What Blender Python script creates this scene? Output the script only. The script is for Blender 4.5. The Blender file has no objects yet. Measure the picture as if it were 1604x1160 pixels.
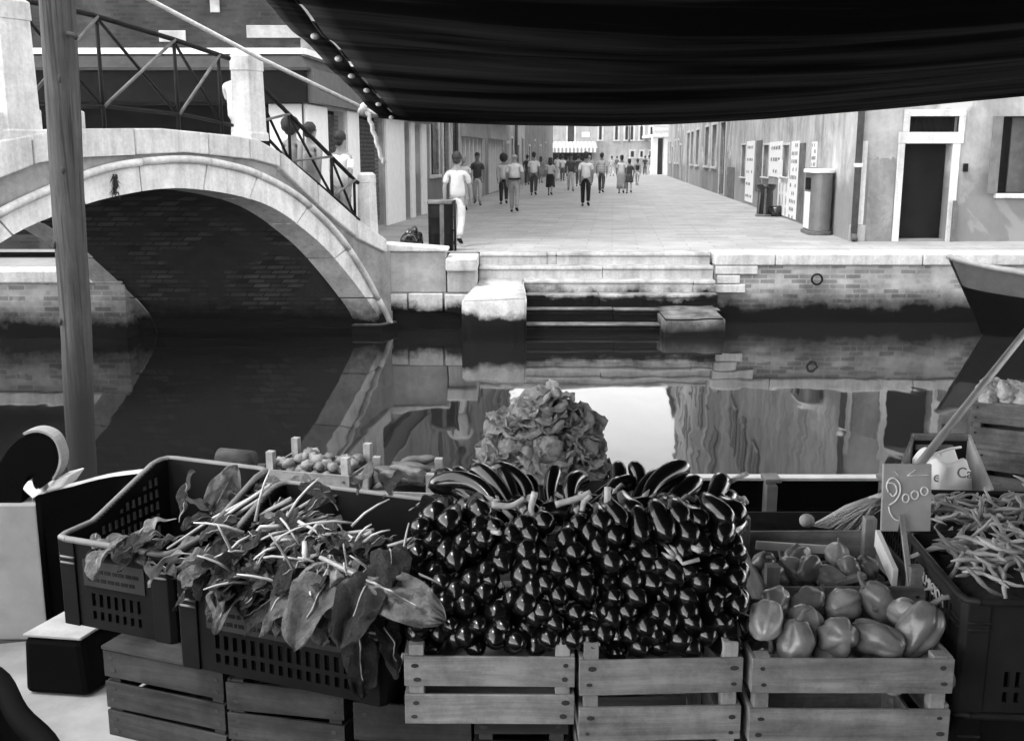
import bpy, bmesh, math, random
from mathutils import Vector, Matrix, noise
R = random.Random(11)
PI = math.pi
scene = bpy.context.scene
COL = scene.collection

# ------------------------------------------------------------------ camera, sky, sun, exposure
FPX = 1650.0; TH = math.atan(335/FPX); ZC = 2.85
cam = bpy.data.cameras.new('camera'); camo = bpy.data.objects.new('camera', cam); COL.objects.link(camo)
camo.location = (0, 0, ZC); camo.rotation_euler = (PI/2-TH, 0, 0)
cam.sensor_width = 36; cam.lens = 36*FPX/1604; cam.clip_start = 0.05; cam.clip_end = 600
scene.camera = camo
SUN_DIR = Vector((-0.50, -0.25, 1.25)).normalized()        # towards the sun: high, veiled, behind the left shoulder
SUN_EL = math.asin(SUN_DIR.z); SUN_AZ = math.atan2(SUN_DIR.x, SUN_DIR.y)
w = bpy.data.worlds.new('World'); scene.world = w; w.use_nodes = True
nt = w.node_tree; nt.nodes.clear()
sky = nt.nodes.new('ShaderNodeTexSky'); sky.sky_type = 'NISHITA'; sky.sun_disc = False
sky.sun_elevation = SUN_EL; sky.sun_rotation = SUN_AZ; sky.dust_density = 0.2; sky.air_density = 1.0
bw = nt.nodes.new('ShaderNodeRGBToBW'); bg = nt.nodes.new('ShaderNodeBackground'); wo = nt.nodes.new('ShaderNodeOutputWorld')
nt.links.new(sky.outputs[0], bw.inputs[0]); nt.links.new(bw.outputs[0], bg.inputs[0]); nt.links.new(bg.outputs[0], wo.inputs[0])
bg.inputs[1].default_value = 0.15
sl = bpy.data.lights.new('sun', 'SUN'); sl.energy = 0.5; sl.angle = math.radians(16); sl.color = (1, 1, 1)
so = bpy.data.objects.new('sun', sl); COL.objects.link(so); so.rotation_euler = SUN_DIR.to_track_quat('Z', 'Y').to_euler()
scene.view_settings.view_transform = 'Standard'; scene.view_settings.look = 'None'
scene.view_settings.exposure = 2.9; scene.view_settings.gamma = 1.0

# ------------------------------------------------------------------ helpers
CAMF = Vector((0, math.cos(TH), -math.sin(TH))); CAMU = Vector((0, math.sin(TH), math.cos(TH)))
def at(u, v, Y):
    """world point at ground distance Y seen at photo pixel (u, v): used to survey real positions"""
    d = Vector(((u-802)/FPX, 0, 0)) + CAMU*((580-v)/FPX) + CAMF
    return Vector((0, 0, ZC)) + d*(Y/d.y)
def onz(u, v, z):
    d = Vector(((u-802)/FPX, 0, 0)) + CAMU*((580-v)/FPX) + CAMF
    return Vector((0, 0, ZC)) + d*((z-ZC)/d.z)
def lerp(a, b, t): return a+(b-a)*t
def interp(tab, x):
    if x <= tab[0][0]: return tab[0][1]
    for (x0, y0), (x1, y1) in zip(tab, tab[1:]):
        if x <= x1: return lerp(y0, y1, (x-x0)/(x1-x0))
    return tab[-1][1]
def smooth_tab(tab, n=8):
    """Catmull-Rom resampling of (x, y) knots"""
    P = [Vector(p) for p in tab]; out = []
    for i in range(len(P)-1):
        p0 = P[i-1] if i else P[i]*2-P[i+1]; p3 = P[i+2] if i+2 < len(P) else P[i+1]*2-P[i]
        p1, p2 = P[i], P[i+1]
        for k in range(n):
            t = k/n
            out.append(0.5*((2*p1)+(p2-p0)*t+(2*p0-5*p1+4*p2-p3)*t*t+(3*p1-p0-3*p2+p3)*t**3))
    out.append(P[-1]); return out

class MB:
    def __init__(s): s.v = []; s.f = []; s.m = []; s.cur = 0; s.sm = []; s.smooth = False
    def add(s, vs, fs, M=None):
        o = len(s.v)
        for p in vs:
            p = Vector(p); s.v.append(M @ p if M else p)
        for f in fs: s.f.append([i+o for i in f]); s.m.append(s.cur); s.sm.append(s.smooth)
        return s
    def box(s, x0, x1, y0, y1, z0, z1, M=None):
        return s.add([(x0,y0,z0),(x1,y0,z0),(x1,y1,z0),(x0,y1,z0),(x0,y0,z1),(x1,y0,z1),(x1,y1,z1),(x0,y1,z1)],
                     [(0,3,2,1),(4,5,6,7),(0,1,5,4),(1,2,6,5),(2,3,7,6),(3,0,4,7)], M)
    def bar(s, p, q, a, b, up=(0,0,1)):
        p = Vector(p); q = Vector(q); d = (q-p).normalized(); up = Vector(up)
        if abs(d.dot(up)) > .98: up = Vector((0, 1, 0))
        x = d.cross(up).normalized()*a/2; y = x.cross(d).normalized()*b/2
        vs = [p-x-y, p+x-y, p+x+y, p-x+y, q-x-y, q+x-y, q+x+y, q-x+y]
        return s.add(vs, [(0,3,2,1),(4,5,6,7),(0,1,5,4),(1,2,6,5),(2,3,7,6),(3,0,4,7)])
    def tube(s, pts, rad, n=8, sx=1.0, caps=True):
        pts = [Vector(p) for p in pts]
        if not hasattr(rad, '__len__'): rad = [rad]*len(pts)
        o = len(s.v); prev = None; vs = []; fs = []
        for i, p in enumerate(pts):
            t = (pts[min(i+1, len(pts)-1)]-pts[max(i-1, 0)])
            t = t.normalized() if t.length > 1e-9 else Vector((0,0,1))
            if prev is None:
                a = Vector((0,0,1)) if abs(t.z) < .9 else Vector((1,0,0)); x = t.cross(a).normalized()
            else:
                x = (prev - t*prev.dot(t)); x = x.normalized() if x.length > 1e-6 else t.orthogonal().normalized()
            prev = x; y = t.cross(x)
            for k in range(n):
                a = 2*PI*k/n; vs.append(p+(x*math.cos(a)*sx+y*math.sin(a))*rad[i])
        m = len(pts)
        for i in range(m-1):
            for k in range(n): fs.append((i*n+k, i*n+(k+1)%n, (i+1)*n+(k+1)%n, (i+1)*n+k))
        if caps: fs.append(tuple(range(n-1, -1, -1))); fs.append(tuple((m-1)*n+k for k in range(n)))
        sm = s.smooth; s.smooth = True; s.add(vs, fs); s.smooth = sm
        return s
    def lathe(s, prof, n=16, M=None, lob=None):
        vs = []; fs = []; m = len(prof)
        for (r, z) in prof:
            for k in range(n):
                a = 2*PI*k/n; q = r*(lob(a, z) if lob else 1); vs.append((q*math.cos(a), q*math.sin(a), z))
        for i in range(m-1):
            for k in range(n): fs.append((i*n+k, i*n+(k+1)%n, (i+1)*n+(k+1)%n, (i+1)*n+k))
        fs.append(tuple(range(n-1, -1, -1))); fs.append(tuple((m-1)*n+k for k in range(n)))
        sm = s.smooth; s.smooth = True; s.add(vs, fs, M); s.smooth = sm
        return s
    def grid(s, fn, nu, nv, skip=None):
        vs = [fn(i/nu, j/nv) for i in range(nu+1) for j in range(nv+1)]; n = nv+1
        fs = [(i*n+j, (i+1)*n+j, (i+1)*n+j+1, i*n+j+1) for i in range(nu) for j in range(nv) if not (skip and skip(i, j))]
        return s.add(vs, fs)
    def prism(s, pts, vec):
        """extrude a planar polygon by vec"""
        n = len(pts); pts = [Vector(p) for p in pts]; vec = Vector(vec)
        fs = [tuple(range(n-1, -1, -1)), tuple(range(n, 2*n))]+[(i, (i+1) % n, n+(i+1) % n, n+i) for i in range(n)]
        return s.add(pts+[p+vec for p in pts], fs)
    def strip(s, A, B):
        """quads between two equal-length polylines"""
        n = len(A); return s.add(list(A)+list(B), [(i, i+1, n+i+1, n+i) for i in range(n-1)])
    def ball(s, c, r, seg=10, rings=6, rot=None, jit=0, seed=0):
        if not hasattr(r, '__len__'): r = (r, r, r)
        vs = []; fs = []; c = Vector(c)
        for i in range(rings+1):
            for k in range(seg):
                a = 2*PI*k/seg; b = PI*i/rings
                p = Vector((math.sin(b)*math.cos(a), math.sin(b)*math.sin(a), math.cos(b)))
                if jit: p *= 1+jit*noise.noise(p*2.3+Vector((seed, seed*.7, 0)))
                p = Vector((p.x*r[0], p.y*r[1], p.z*r[2]))
                vs.append(c+(rot @ p if rot else p))
        for i in range(rings):
            for k in range(seg): fs.append((i*seg+k, (i+1)*seg+k, (i+1)*seg+(k+1) % seg, i*seg+(k+1) % seg))
        sm = s.smooth; s.smooth = True; s.add(vs, fs); s.smooth = sm
        return s
    def mesh(s, name, mats):
        me = bpy.data.meshes.new(name); me.from_pydata([tuple(p) for p in s.v], [], s.f)
        for m in (mats if isinstance(mats, (list, tuple)) else [mats]): me.materials.append(m)
        me.polygons.foreach_set('material_index', s.m); me.polygons.foreach_set('use_smooth', s.sm)
        bm = bmesh.new(); bm.from_mesh(me); bmesh.ops.remove_doubles(bm, verts=bm.verts, dist=1e-5)
        bmesh.ops.recalc_face_normals(bm, faces=bm.faces); bm.to_mesh(me); bm.free(); me.update(); return me
    def build(s, name, mats, parent=None, bevel=0, solid=0, sub=0):
        o = bpy.data.objects.new(name, s.mesh(name, mats)); COL.objects.link(o)
        if parent: o.parent = parent
        if sub: md = o.modifiers.new('s', 'SUBSURF'); md.levels = sub; md.render_levels = sub
        if solid: md = o.modifiers.new('t', 'SOLIDIFY'); md.thickness = solid; md.offset = 0
        if bevel: md = o.modifiers.new('b', 'BEVEL'); md.width = bevel; md.segments = 2; md.limit_method = 'ANGLE'; md.angle_limit = 0.6
        return o
def tag(o, label=None, cat=None, group=None, kind=None):
    if label: o['label'] = label
    if cat: o['category'] = cat
    if group: o['group'] = group
    if kind: o['kind'] = kind
    return o
def empty(name, loc=(0,0,0), rz=0, label=None, cat=None, group=None):
    o = bpy.data.objects.new(name, None); COL.objects.link(o); o.location = loc; o.rotation_euler = (0, 0, rz)
    o.empty_display_size = .1
    return tag(o, label, cat, group)
def dup(o, parent=None):
    c = o.copy(); COL.objects.link(c); c.parent = parent
    for ch in o.children: dup(ch, c)
    return c
def struct(mb, name, m, **k): return tag(mb.build(name, m, **k), kind='structure')

# ------------------------------------------------------------------ materials (a black and white world: every colour is a grey)
def nodes_of(name):
    m = bpy.data.materials.new(name); m.use_nodes = True; n = m.node_tree; n.nodes.clear()
    out = n.nodes.new('ShaderNodeOutputMaterial'); b = n.nodes.new('ShaderNodeBsdfPrincipled'); n.links.new(b.outputs[0], out.inputs[0])
    return m, n, b
def N(n, typ, **k):
    x = n.nodes.new(typ)
    for a, b in k.items():
        if a in x.inputs.keys() if isinstance(a, str) else False: x.inputs[a].default_value = b
        else: setattr(x, a, b)
    return x
def coords(n, kind='Object', scale=(1,1,1), jitter=True):
    tc = n.nodes.new('ShaderNodeTexCoord'); mp = n.nodes.new('ShaderNodeMapping'); mp.inputs['Scale'].default_value = scale
    n.links.new(tc.outputs[kind], mp.inputs[0])
    if jitter:
        oi = n.nodes.new('ShaderNodeObjectInfo'); ml = n.nodes.new('ShaderNodeMath'); ml.operation = 'MULTIPLY'; ml.inputs[1].default_value = 37
        n.links.new(oi.outputs['Random'], ml.inputs[0]); n.links.new(ml.outputs[0], mp.inputs['Location'])
    return mp.outputs[0]
def ramp(n, fac, stops):
    r = n.nodes.new('ShaderNodeValToRGB'); e = r.color_ramp.elements
    while len(e) < len(stops): e.new(.5)
    for el, (p, v) in zip(e, stops): el.position = p; el.color = (v, v, v, 1)
    n.links.new(fac, r.inputs[0]); return r.outputs[0]
def noise_tex(n, vec, scale, detail=6, rough=.6, dist=0):
    x = n.nodes.new('ShaderNodeTexNoise'); x.inputs['Scale'].default_value = scale; x.inputs['Detail'].default_value = detail
    x.inputs['Roughness'].default_value = rough; x.inputs['Distortion'].default_value = dist
    n.links.new(vec, x.inputs['Vector']); return x.outputs['Fac']
def mixc(n, fac, a, b, typ='MIX'):
    m = n.nodes.new('ShaderNodeMix'); m.data_type = 'RGBA'; m.blend_type = typ
    for s, x in ((m.inputs[0], fac), (m.inputs[6], a), (m.inputs[7], b)):
        if isinstance(x, (int, float)): s.default_value = x if s.type == 'VALUE' else (x, x, x, 1)
        else: n.links.new(x, s)
    return m.outputs[2]
def bump(n, b, h, strength, dist=.02):
    x = n.nodes.new('ShaderNodeBump'); x.inputs['Strength'].default_value = strength; x.inputs['Distance'].default_value = dist
    n.links.new(h, x.inputs['Height']); n.links.new(x.outputs[0], b.inputs['Normal'])
def grey(name, lo, hi=None, scale=4, rough=.8, bmp=.15, stretch=(1,1,1), spec=.3, obj_var=0.0, kind='Object', dist=.01, coat=0):
    m, n, b = nodes_of(name); hi = lo*1.25 if hi is None else hi
    vec = coords(n, kind, stretch); f = noise_tex(n, vec, scale)
    c = ramp(n, f, [(.3, lo), (.7, hi)])
    if obj_var:
        oi = n.nodes.new('ShaderNodeObjectInfo'); v = ramp(n, oi.outputs['Random'], [(0, 1-obj_var), (1, 1)]); c = mixc(n, 1.0, c, v, 'MULTIPLY')
    n.links.new(c, b.inputs['Base Color']); b.inputs['Roughness'].default_value = rough; b.inputs['Specular IOR Level'].default_value = spec
    if coat: b.inputs['Coat Weight'].default_value = coat; b.inputs['Coat Roughness'].default_value = .12
    if bmp: bump(n, b, noise_tex(n, vec, scale*4, 5), bmp, dist)
    return m
def wallcoords(n):
    """(x+y, z): lays brick courses on any upright wall"""
    tc = n.nodes.new('ShaderNodeTexCoord'); s = n.nodes.new('ShaderNodeSeparateXYZ'); n.links.new(tc.outputs['Object'], s.inputs[0])
    a = n.nodes.new('ShaderNodeMath'); n.links.new(s.outputs[0], a.inputs[0]); n.links.new(s.outputs[1], a.inputs[1])
    c = n.nodes.new('ShaderNodeCombineXYZ'); n.links.new(a.outputs[0], c.inputs[0]); n.links.new(s.outputs[2], c.inputs[1])
    return c.outputs[0], s.outputs[2], tc.outputs['Object']
def tide(n, c, z, obj, lo, hi, dark=.006, amp=.34):
    """black weed below the tide line: a stain with a ragged edge"""
    f = noise_tex(n, obj, 1.6, 6, .7); a = n.nodes.new('ShaderNodeMath'); a.operation = 'MULTIPLY_ADD'
    a.inputs[1].default_value = -amp*2; n.links.new(f, a.inputs[0]); n.links.new(z, a.inputs[2])
    r = n.nodes.new('ShaderNodeMapRange'); r.inputs[1].default_value = lo-amp; r.inputs[2].default_value = hi-amp
    n.links.new(a.outputs[0], r.inputs[0])
    return mixc(n, r.outputs[0], dark, c)
def brick(name, b1, b2, mortar, scale=1.0, bw_=.26, bh=.07, plaster=None, cover=.5, wet=None, bmp=.5, msize=.012):
    m, n, b = nodes_of(name); vec, z, obj = wallcoords(n)
    t = n.nodes.new('ShaderNodeTexBrick'); n.links.new(vec, t.inputs[0])
    t.inputs['Scale'].default_value = scale; t.inputs['Brick Width'].default_value = bw_; t.inputs['Row Height'].default_value = bh
    t.inputs['Mortar Size'].default_value = msize; t.inputs['Color1'].default_value = (b1,)*3+(1,); t.inputs['Color2'].default_value = (b2,)*3+(1,); t.inputs['Mortar'].default_value = (mortar,)*3+(1,)
    f = noise_tex(n, obj, 2.3, 8, .65); c = mixc(n, 1.0, t.outputs[0], ramp(n, f, [(.3, .55), (.7, 1.15)]), 'MULTIPLY')
    if plaster:
        g = noise_tex(n, obj, .9, 8, .65, .4); p = ramp(n, g, [(cover-.04, 0), (cover+.04, 1)])
        pc = ramp(n, noise_tex(n, obj, 3.0, 8, .7), [(.3, plaster*.75), (.7, plaster*1.15)])
        c = mixc(n, p, c, pc)
    if wet: c = tide(n, c, z, obj, *wet)
    n.links.new(c, b.inputs['Base Color']); b.inputs['Roughness'].default_value = .9; b.inputs['Specular IOR Level'].default_value = .06
    bump(n, b, c, bmp, .012); return m
def plaster(name, v, stain=.6, scale=.7, low=None, patches=None):
    m, n, b = nodes_of(name); vec, z, obj = wallcoords(n)
    f = noise_tex(n, obj, scale, 9, .68, .5); g = noise_tex(n, obj, scale*7, 6, .7)
    c = mixc(n, 1.0, ramp(n, f, [(.3, v*stain), (.62, v*1.1)]), ramp(n, g, [(.25, .8), (.7, 1.05)]), 'MULTIPLY')
    mp = n.nodes.new('ShaderNodeMapping'); mp.inputs['Scale'].default_value = (3.5, 3.5, .25); n.links.new(obj, mp.inputs[0])
    s = ramp(n, noise_tex(n, mp.outputs[0], 1.0, 5, .6), [(.35, .72), (.6, 1.0)]); c = mixc(n, .8, c, s, 'MULTIPLY')
    if patches:
        p = ramp(n, noise_tex(n, obj, .55, 8, .6, .8), [(.55, 0), (.58, 1)]); c = mixc(n, p, c, patches)
    if low:
        mr = n.nodes.new('ShaderNodeMath'); mr.operation = 'MULTIPLY_ADD'; mr.inputs[1].default_value = -1.3
        n.links.new(noise_tex(n, obj, 1.1, 7, .65), mr.inputs[0]); n.links.new(z, mr.inputs[2])
        r = n.nodes.new('ShaderNodeMapRange'); r.inputs[1].default_value = low-.75; r.inputs[2].default_value = low-.35; n.links.new(mr.outputs[0], r.inputs[0])
        c = mixc(n, r.outputs[0], mixc(n, .75, c, v*.42), c)
    n.links.new(c, b.inputs['Base Color']); b.inputs['Roughness'].default_value = .92; b.inputs['Specular IOR Level'].default_value = .15
    bump(n, b, f, .35, .03); return m
def stone(name, v, wet=None, scale=2.0, stain=.72, bmp=.3, worn=False):
    m, n, b = nodes_of(name); vec, z, obj = wallcoords(n)
    mp = n.nodes.new('ShaderNodeMapping'); mp.inputs['Scale'].default_value = (4.5, 4.5, .35); n.links.new(obj, mp.inputs[0])
    stk = ramp(n, noise_tex(n, mp.outputs[0], 1.2, 6, .7), [(.33, .62), (.56, 1)])
    c = mixc(n, 1.0, ramp(n, noise_tex(n, obj, scale, 9, .7), [(.28, v*stain), (.6, v)]), ramp(n, noise_tex(n, obj, scale*12, 4, .7), [(.3, .82), (.6, 1)]), 'MULTIPLY'); c = mixc(n, .75, c, stk, 'MULTIPLY')
    if wet:
        d = tide(n, c, z, obj, *wet)
        if worn:                                               # feet keep the treads scuffed pale where the risers stay weedy
            g = n.nodes.new('ShaderNodeNewGeometry'); sx = n.nodes.new('ShaderNodeSeparateXYZ'); n.links.new(g.outputs['Normal'], sx.inputs[0])
            up = ramp(n, sx.outputs[2], [(.25, 0), (.7, 1)]); k = ramp(n, noise_tex(n, obj, 3.5, 7, .7), [(.35, .25), (.65, .9)]); q = mixc(n, 1.0, up, k, 'MULTIPLY')
            d = mixc(n, q, d, mixc(n, .62, c, .02))
        c = d
    n.links.new(c, b.inputs['Base Color']); b.inputs['Roughness'].default_value = .8; b.inputs['Specular IOR Level'].default_value = .08
    bump(n, b, noise_tex(n, obj, scale*5, 8, .7), bmp, .015); return m
def wood(name, lo, hi, scale=3, along='x', rough=.75, var=.25, knots=True):
    m, n, b = nodes_of(name); st = {'x': (.6, 9, 9), 'y': (9, .6, 9), 'z': (9, 9, .6)}[along]
    vec = coords(n, 'Object', st); f = noise_tex(n, vec, scale, 7, .65, .6)
    c = ramp(n, f, [(.30, lo), (.5, (lo+hi)/2), (.68, hi)])
    iso = coords(n, 'Object', (1,1,1))
    c = mixc(n, 1.0, c, ramp(n, noise_tex(n, iso, 7, 8, .75), [(.32, .42), (.6, 1)]), 'MULTIPLY')
    oi = n.nodes.new('ShaderNodeObjectInfo'); c = mixc(n, 1.0, c, ramp(n, oi.outputs['Random'], [(0, 1-var), (1, 1)]), 'MULTIPLY')
    n.links.new(c, b.inputs['Base Color']); b.inputs['Roughness'].default_value = rough; b.inputs['Specular IOR Level'].default_value = .25
    bump(n, b, f, .6, .006); return m

M = {}
M['stone'] = stone('istrian_stone', .66, stain=.6)
M['stone_wet'] = stone('wet_stone', .78, wet=(.25, .62), stain=.6)
M['step_wet'] = stone('step_stone', .60, wet=(.50, .66), stain=.6, worn=True)
M['stone_old'] = stone('old_stone', .52, stain=.55)
M['quay_brick'] = brick('quay_brick', .20, .46, .40, plaster=.42, cover=.56, wet=(.22, .66), bw_=.27, bh=.085)
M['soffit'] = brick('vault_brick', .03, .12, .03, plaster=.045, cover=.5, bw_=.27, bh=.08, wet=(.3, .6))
M['spandrel'] = plaster('spandrel_render', .30, .45, 1.6)
M['upper_brick'] = brick('upper_brick', .035, .055, .05, plaster=.065, cover=.60, bw_=.25, bh=.068, bmp=.3)
M['pl_light'] = plaster('pale_plaster', .52, .5, .8, low=2.3)
M['pl_mid'] = plaster('grey_plaster', .36, .5, .7, low=2.2, patches=.5)
M['pl_dark'] = plaster('dark_plaster', .27, .6, .8, low=2.2)
M['pl_front'] = plaster('canal_plaster', .38, .48, .6, low=2.4, patches=.46)
M['white'] = grey('white_paint', .70, .80, 5, .6, .1)
M['paper'] = grey('paper', .72, .82, 9, .8, .05)
M['trim'] = stone('stone_trim', .66)
M['black'] = grey('black_paint', .003, .007, 6, .6, .05, spec=.08)
M['boat_black'] = grey('boat_black_paint', .0015, .003, 6, .7, .05, spec=.02)
M['dark_wood'] = wood('dark_wood', .03, .07)
M['shutter'] = grey('shutter_paint', .07, .11, 6, .6, .1)
M['roller'] = grey('roller_shutter', .004, .008, 8, .9, .1, spec=.03)
M['hazed_glass'] = grey('hazed_glass', .05, .08, 2, .3, 0)  # paler than the near glass: distance haze put into the colour
M['glass'] = grey('dark_glass', .006, .01, 2, .35, 0, spec=.08)
M['dark'] = grey('unlit_interior', .012, .02, 2, .9, 0, spec=0)
M['iron'] = grey('painted_iron', .004, .008, 9, .6, .1, spec=.12)
M['iron_light'] = grey('worn_iron', .07, .15, 9, .45, .1)
M['pipe'] = grey('drain_pipe_metal', .06, .1, 6, .5, .05)
M['metal'] = grey('brushed_metal', .11, .15, 5, .4, .05, spec=.6)
M['rope'] = grey('rope_fibre', .38, .6, 60, .9, .6)
M['pole'] = wood('pole_wood', .10, .26, 2.2, 'z', .8, 0)
M['crate'] = wood('crate_wood', .14, .36, 2.6, 'x', .8, .10)
M['crate_y'] = wood('crate_wood_side', .14, .36, 2.6, 'y', .8, .3)
M['crate_z'] = wood('crate_wood_post', .26, .40, 2.6, 'z', .8, .2)
M['old_crate'] = wood('weathered_crate', .025, .065, 2.6, 'x', .85, .3)
M['old_crate_y'] = wood('weathered_crate_side', .025, .065, 2.6, 'y', .85, .3)
M['nail'] = grey('rusty_nail', .02, .05, 20, .8, 0)
M['plastic'] = grey('dark_crate_plastic', .0045, .008, 12, .5, .05, spec=.12)
M['plastic_r'] = grey('grey_crate_plastic', .012, .020, 12, .5, .05, spec=.15)
M['rim'] = grey('worn_crate_rim', .10, .16, 14, .45, .1)
M['eggplant'] = grey('eggplant_skin', .002, .004, 9, .20, .04, spec=.5, coat=.30)
M['calyx'] = grey('eggplant_stalk', .24, .46, 30, .6, .3)
M['pepper'] = grey('pepper_skin', .16, .38, 14, .24, .14, spec=.5, obj_var=.6)
M['stem'] = grey('pepper_stem', .10, .18, 20, .7, .3)
M['bean'] = grey('bean_pod', .22, .46, 16, .55, .25, obj_var=.5)
M['cuke'] = grey('cucumber_skin', .08, .16, 26, .45, .4, obj_var=.4)
M['fungus'] = grey('knobbly_vegetable', .13, .34, 7, .55, .3, obj_var=.6)
M['cauli'] = grey('white_floret', .5, .72, 30, .85, .8)
M['chalk'] = grey('chalk', .62, .8, 60, .95, .2)
M['slate'] = grey('grey_price_board', .24, .34, 14, .85, .1)
M['bag'] = grey('black_plastic_bag', .006, .012, 6, .25, .3, spec=.6)
M['bristle'] = grey('broom_straw', .5, .8, 40, .85, .5)
M['ink'] = grey('printing_ink', .16, .26, 6, .8, 0)
def leafmat(name, lo, hi):
    m, n, b = nodes_of(name); vec = coords(n, 'Object')
    c = ramp(n, noise_tex(n, vec, 22, 7, .65), [(.3, lo), (.7, hi)])
    oi = n.nodes.new('ShaderNodeObjectInfo'); c = mixc(n, 1.0, c, ramp(n, oi.outputs['Random'], [(0, .5), (1, 1)]), 'MULTIPLY')
    n.links.new(c, b.inputs['Base Color']); b.inputs['Roughness'].default_value = .42; b.inputs['Specular IOR Level'].default_value = .45
    bump(n, b, noise_tex(n, vec, 70, 6, .7), 1.0, .035)
    tr = n.nodes.new('ShaderNodeBsdfTranslucent'); n.links.new(c, tr.inputs[0]); mx = n.nodes.new('ShaderNodeMixShader'); mx.inputs[0].default_value = .22
    n.links.new(b.outputs[0], mx.inputs[1]); n.links.new(tr.outputs[0], mx.inputs[2])
    n.links.new(mx.outputs[0], next(x for x in n.nodes if x.type == 'OUTPUT_MATERIAL').inputs[0]); return m
M['leaf'] = leafmat('chard_leaf', .10, .50)
M['lettuce'] = leafmat('lettuce_leaf', .42, .82)
M['stalk'] = grey('green_stalk', .26, .5, 20, .5, .1)
M['leaf_pale'] = leafmat('pale_chard_leaf', .30, .80)
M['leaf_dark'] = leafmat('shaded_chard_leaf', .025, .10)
M['rib'] = grey('leaf_rib', .22, .36, 20, .5, .1)
def canvas():
    m, n, b = nodes_of('awning_canvas'); vec = coords(n, 'Object', (.25, 3.2, 1), False)
    c = ramp(n, noise_tex(n, vec, 1.4, 6, .6), [(.42, .008), (.70, .15)]); n.links.new(c, b.inputs['Base Color']); b.inputs['Roughness'].default_value = .95  # pale bands: light on wrinkles and through seams put into the colour
    b.inputs['Specular IOR Level'].default_value = .05
    v2 = coords(n, 'Object', (1,1,1), False); bump(n, b, noise_tex(n, v2, 300, 2), .15, .002); return m
M['canvas'] = canvas()
def water():
    m, n, b = nodes_of('canal_water'); b.inputs['Base Color'].default_value = (.008,)*3+(1,)
    b.inputs['Roughness'].default_value = .03; b.inputs['IOR'].default_value = 1.31
    vec = coords(n, 'Object', (1.0, .45, 1), False); f = noise_tex(n, vec, 1.5, 2, .45, .3)
    v2 = coords(n, 'Object', (.35, .16, 1), False); g = noise_tex(n, v2, 1.0, 1, .4)
    a = n.nodes.new('ShaderNodeMath'); a.operation = 'MULTIPLY_ADD'; a.inputs[1].default_value = .35; n.links.new(f, a.inputs[0]); n.links.new(g, a.inputs[2])
    bump(n, b, a.outputs[0], .16, .095); return m
M['water'] = water()
def paving():
    m, n, b = nodes_of('street_paving'); vec = coords(n, 'Object', (1,1,1), False)
    t = n.nodes.new('ShaderNodeTexBrick'); mp = n.nodes.new('ShaderNodeMapping'); mp.inputs['Rotation'].default_value = (0, 0, math.radians(5.4)); n.links.new(vec, mp.inputs[0]); n.links.new(mp.outputs[0], t.inputs[0])
    for k, v in (('Scale', 1), ('Brick Width', .95), ('Row Height', .46), ('Mortar Size', .012)): t.inputs[k].default_value = v
    t.inputs['Color1'].default_value = (.27,)*3+(1,); t.inputs['Color2'].default_value = (.33,)*3+(1,); t.inputs['Mortar'].default_value = (.22,)*3+(1,)
    c = mixc(n, 1.0, t.outputs[0], ramp(n, noise_tex(n, vec, .8, 9, .75), [(.3, .68), (.62, 1.1)]), 'MULTIPLY')
    c = mixc(n, 1.0, c, ramp(n, noise_tex(n, vec, 9, 4, .7), [(.3, .86), (.65, 1)]), 'MULTIPLY')
    n.links.new(c, b.inputs['Base Color']); b.inputs['Roughness'].default_value = .75; bump(n, b, c, .3, .01); return m
M['paving'] = paving(); M['quay_dark'] = plaster('darkened_near_quay', .05, .6, .8)  # near quay darkened so the eggplants mirror less of it
_cl = {}
def cloth(v):
    k = round(v, 3)
    if k not in _cl: _cl[k] = grey('cloth_grey', v*.85, min(v*1.1, .85), 9, .9, .25, spec=.1, dist=.02)
    return _cl[k]
M['skin'] = grey('skin', .20, .25, 8, .55, .05); M['skin_dark'] = grey('tanned_skin', .10, .14, 8, .55, .05)
M['hair'] = grey('dark_hair', .010, .025, 40, .6, .6); M['hair_grey'] = grey('grey_hair', .22, .34, 40, .7, .6)
# ------------------------------------------------------------------ the setting: water, street, quays, steps
struct(MB().add([(-60,-12,0),(60,-12,0),(60,19.3,0),(-60,19.3,0)], [(0,1,2,3)]), 'canal_water', M['water'])
struct(MB().add([(-60,-12,-2.5),(60,-12,-2.5),(60,200,-2.5),(-60,200,-2.5)], [(0,1,2,3)]), 'ground', M['dark'])
struct(MB().add([(-40,18.6,1.2),(70,18.6,1.2),(70,150,1.2),(-40,150,1.2)], [(0,1,2,3)]), 'street_pavement', M['paving'])
struct(MB().box(-60,60,-40,1.25,-2.4,1.2), 'near_quay', M['quay_dark'])
struct(MB().box(-60,-6.95,1.3,9.2,-2.4,1.19), 'side_quay', M['paving'])

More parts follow.
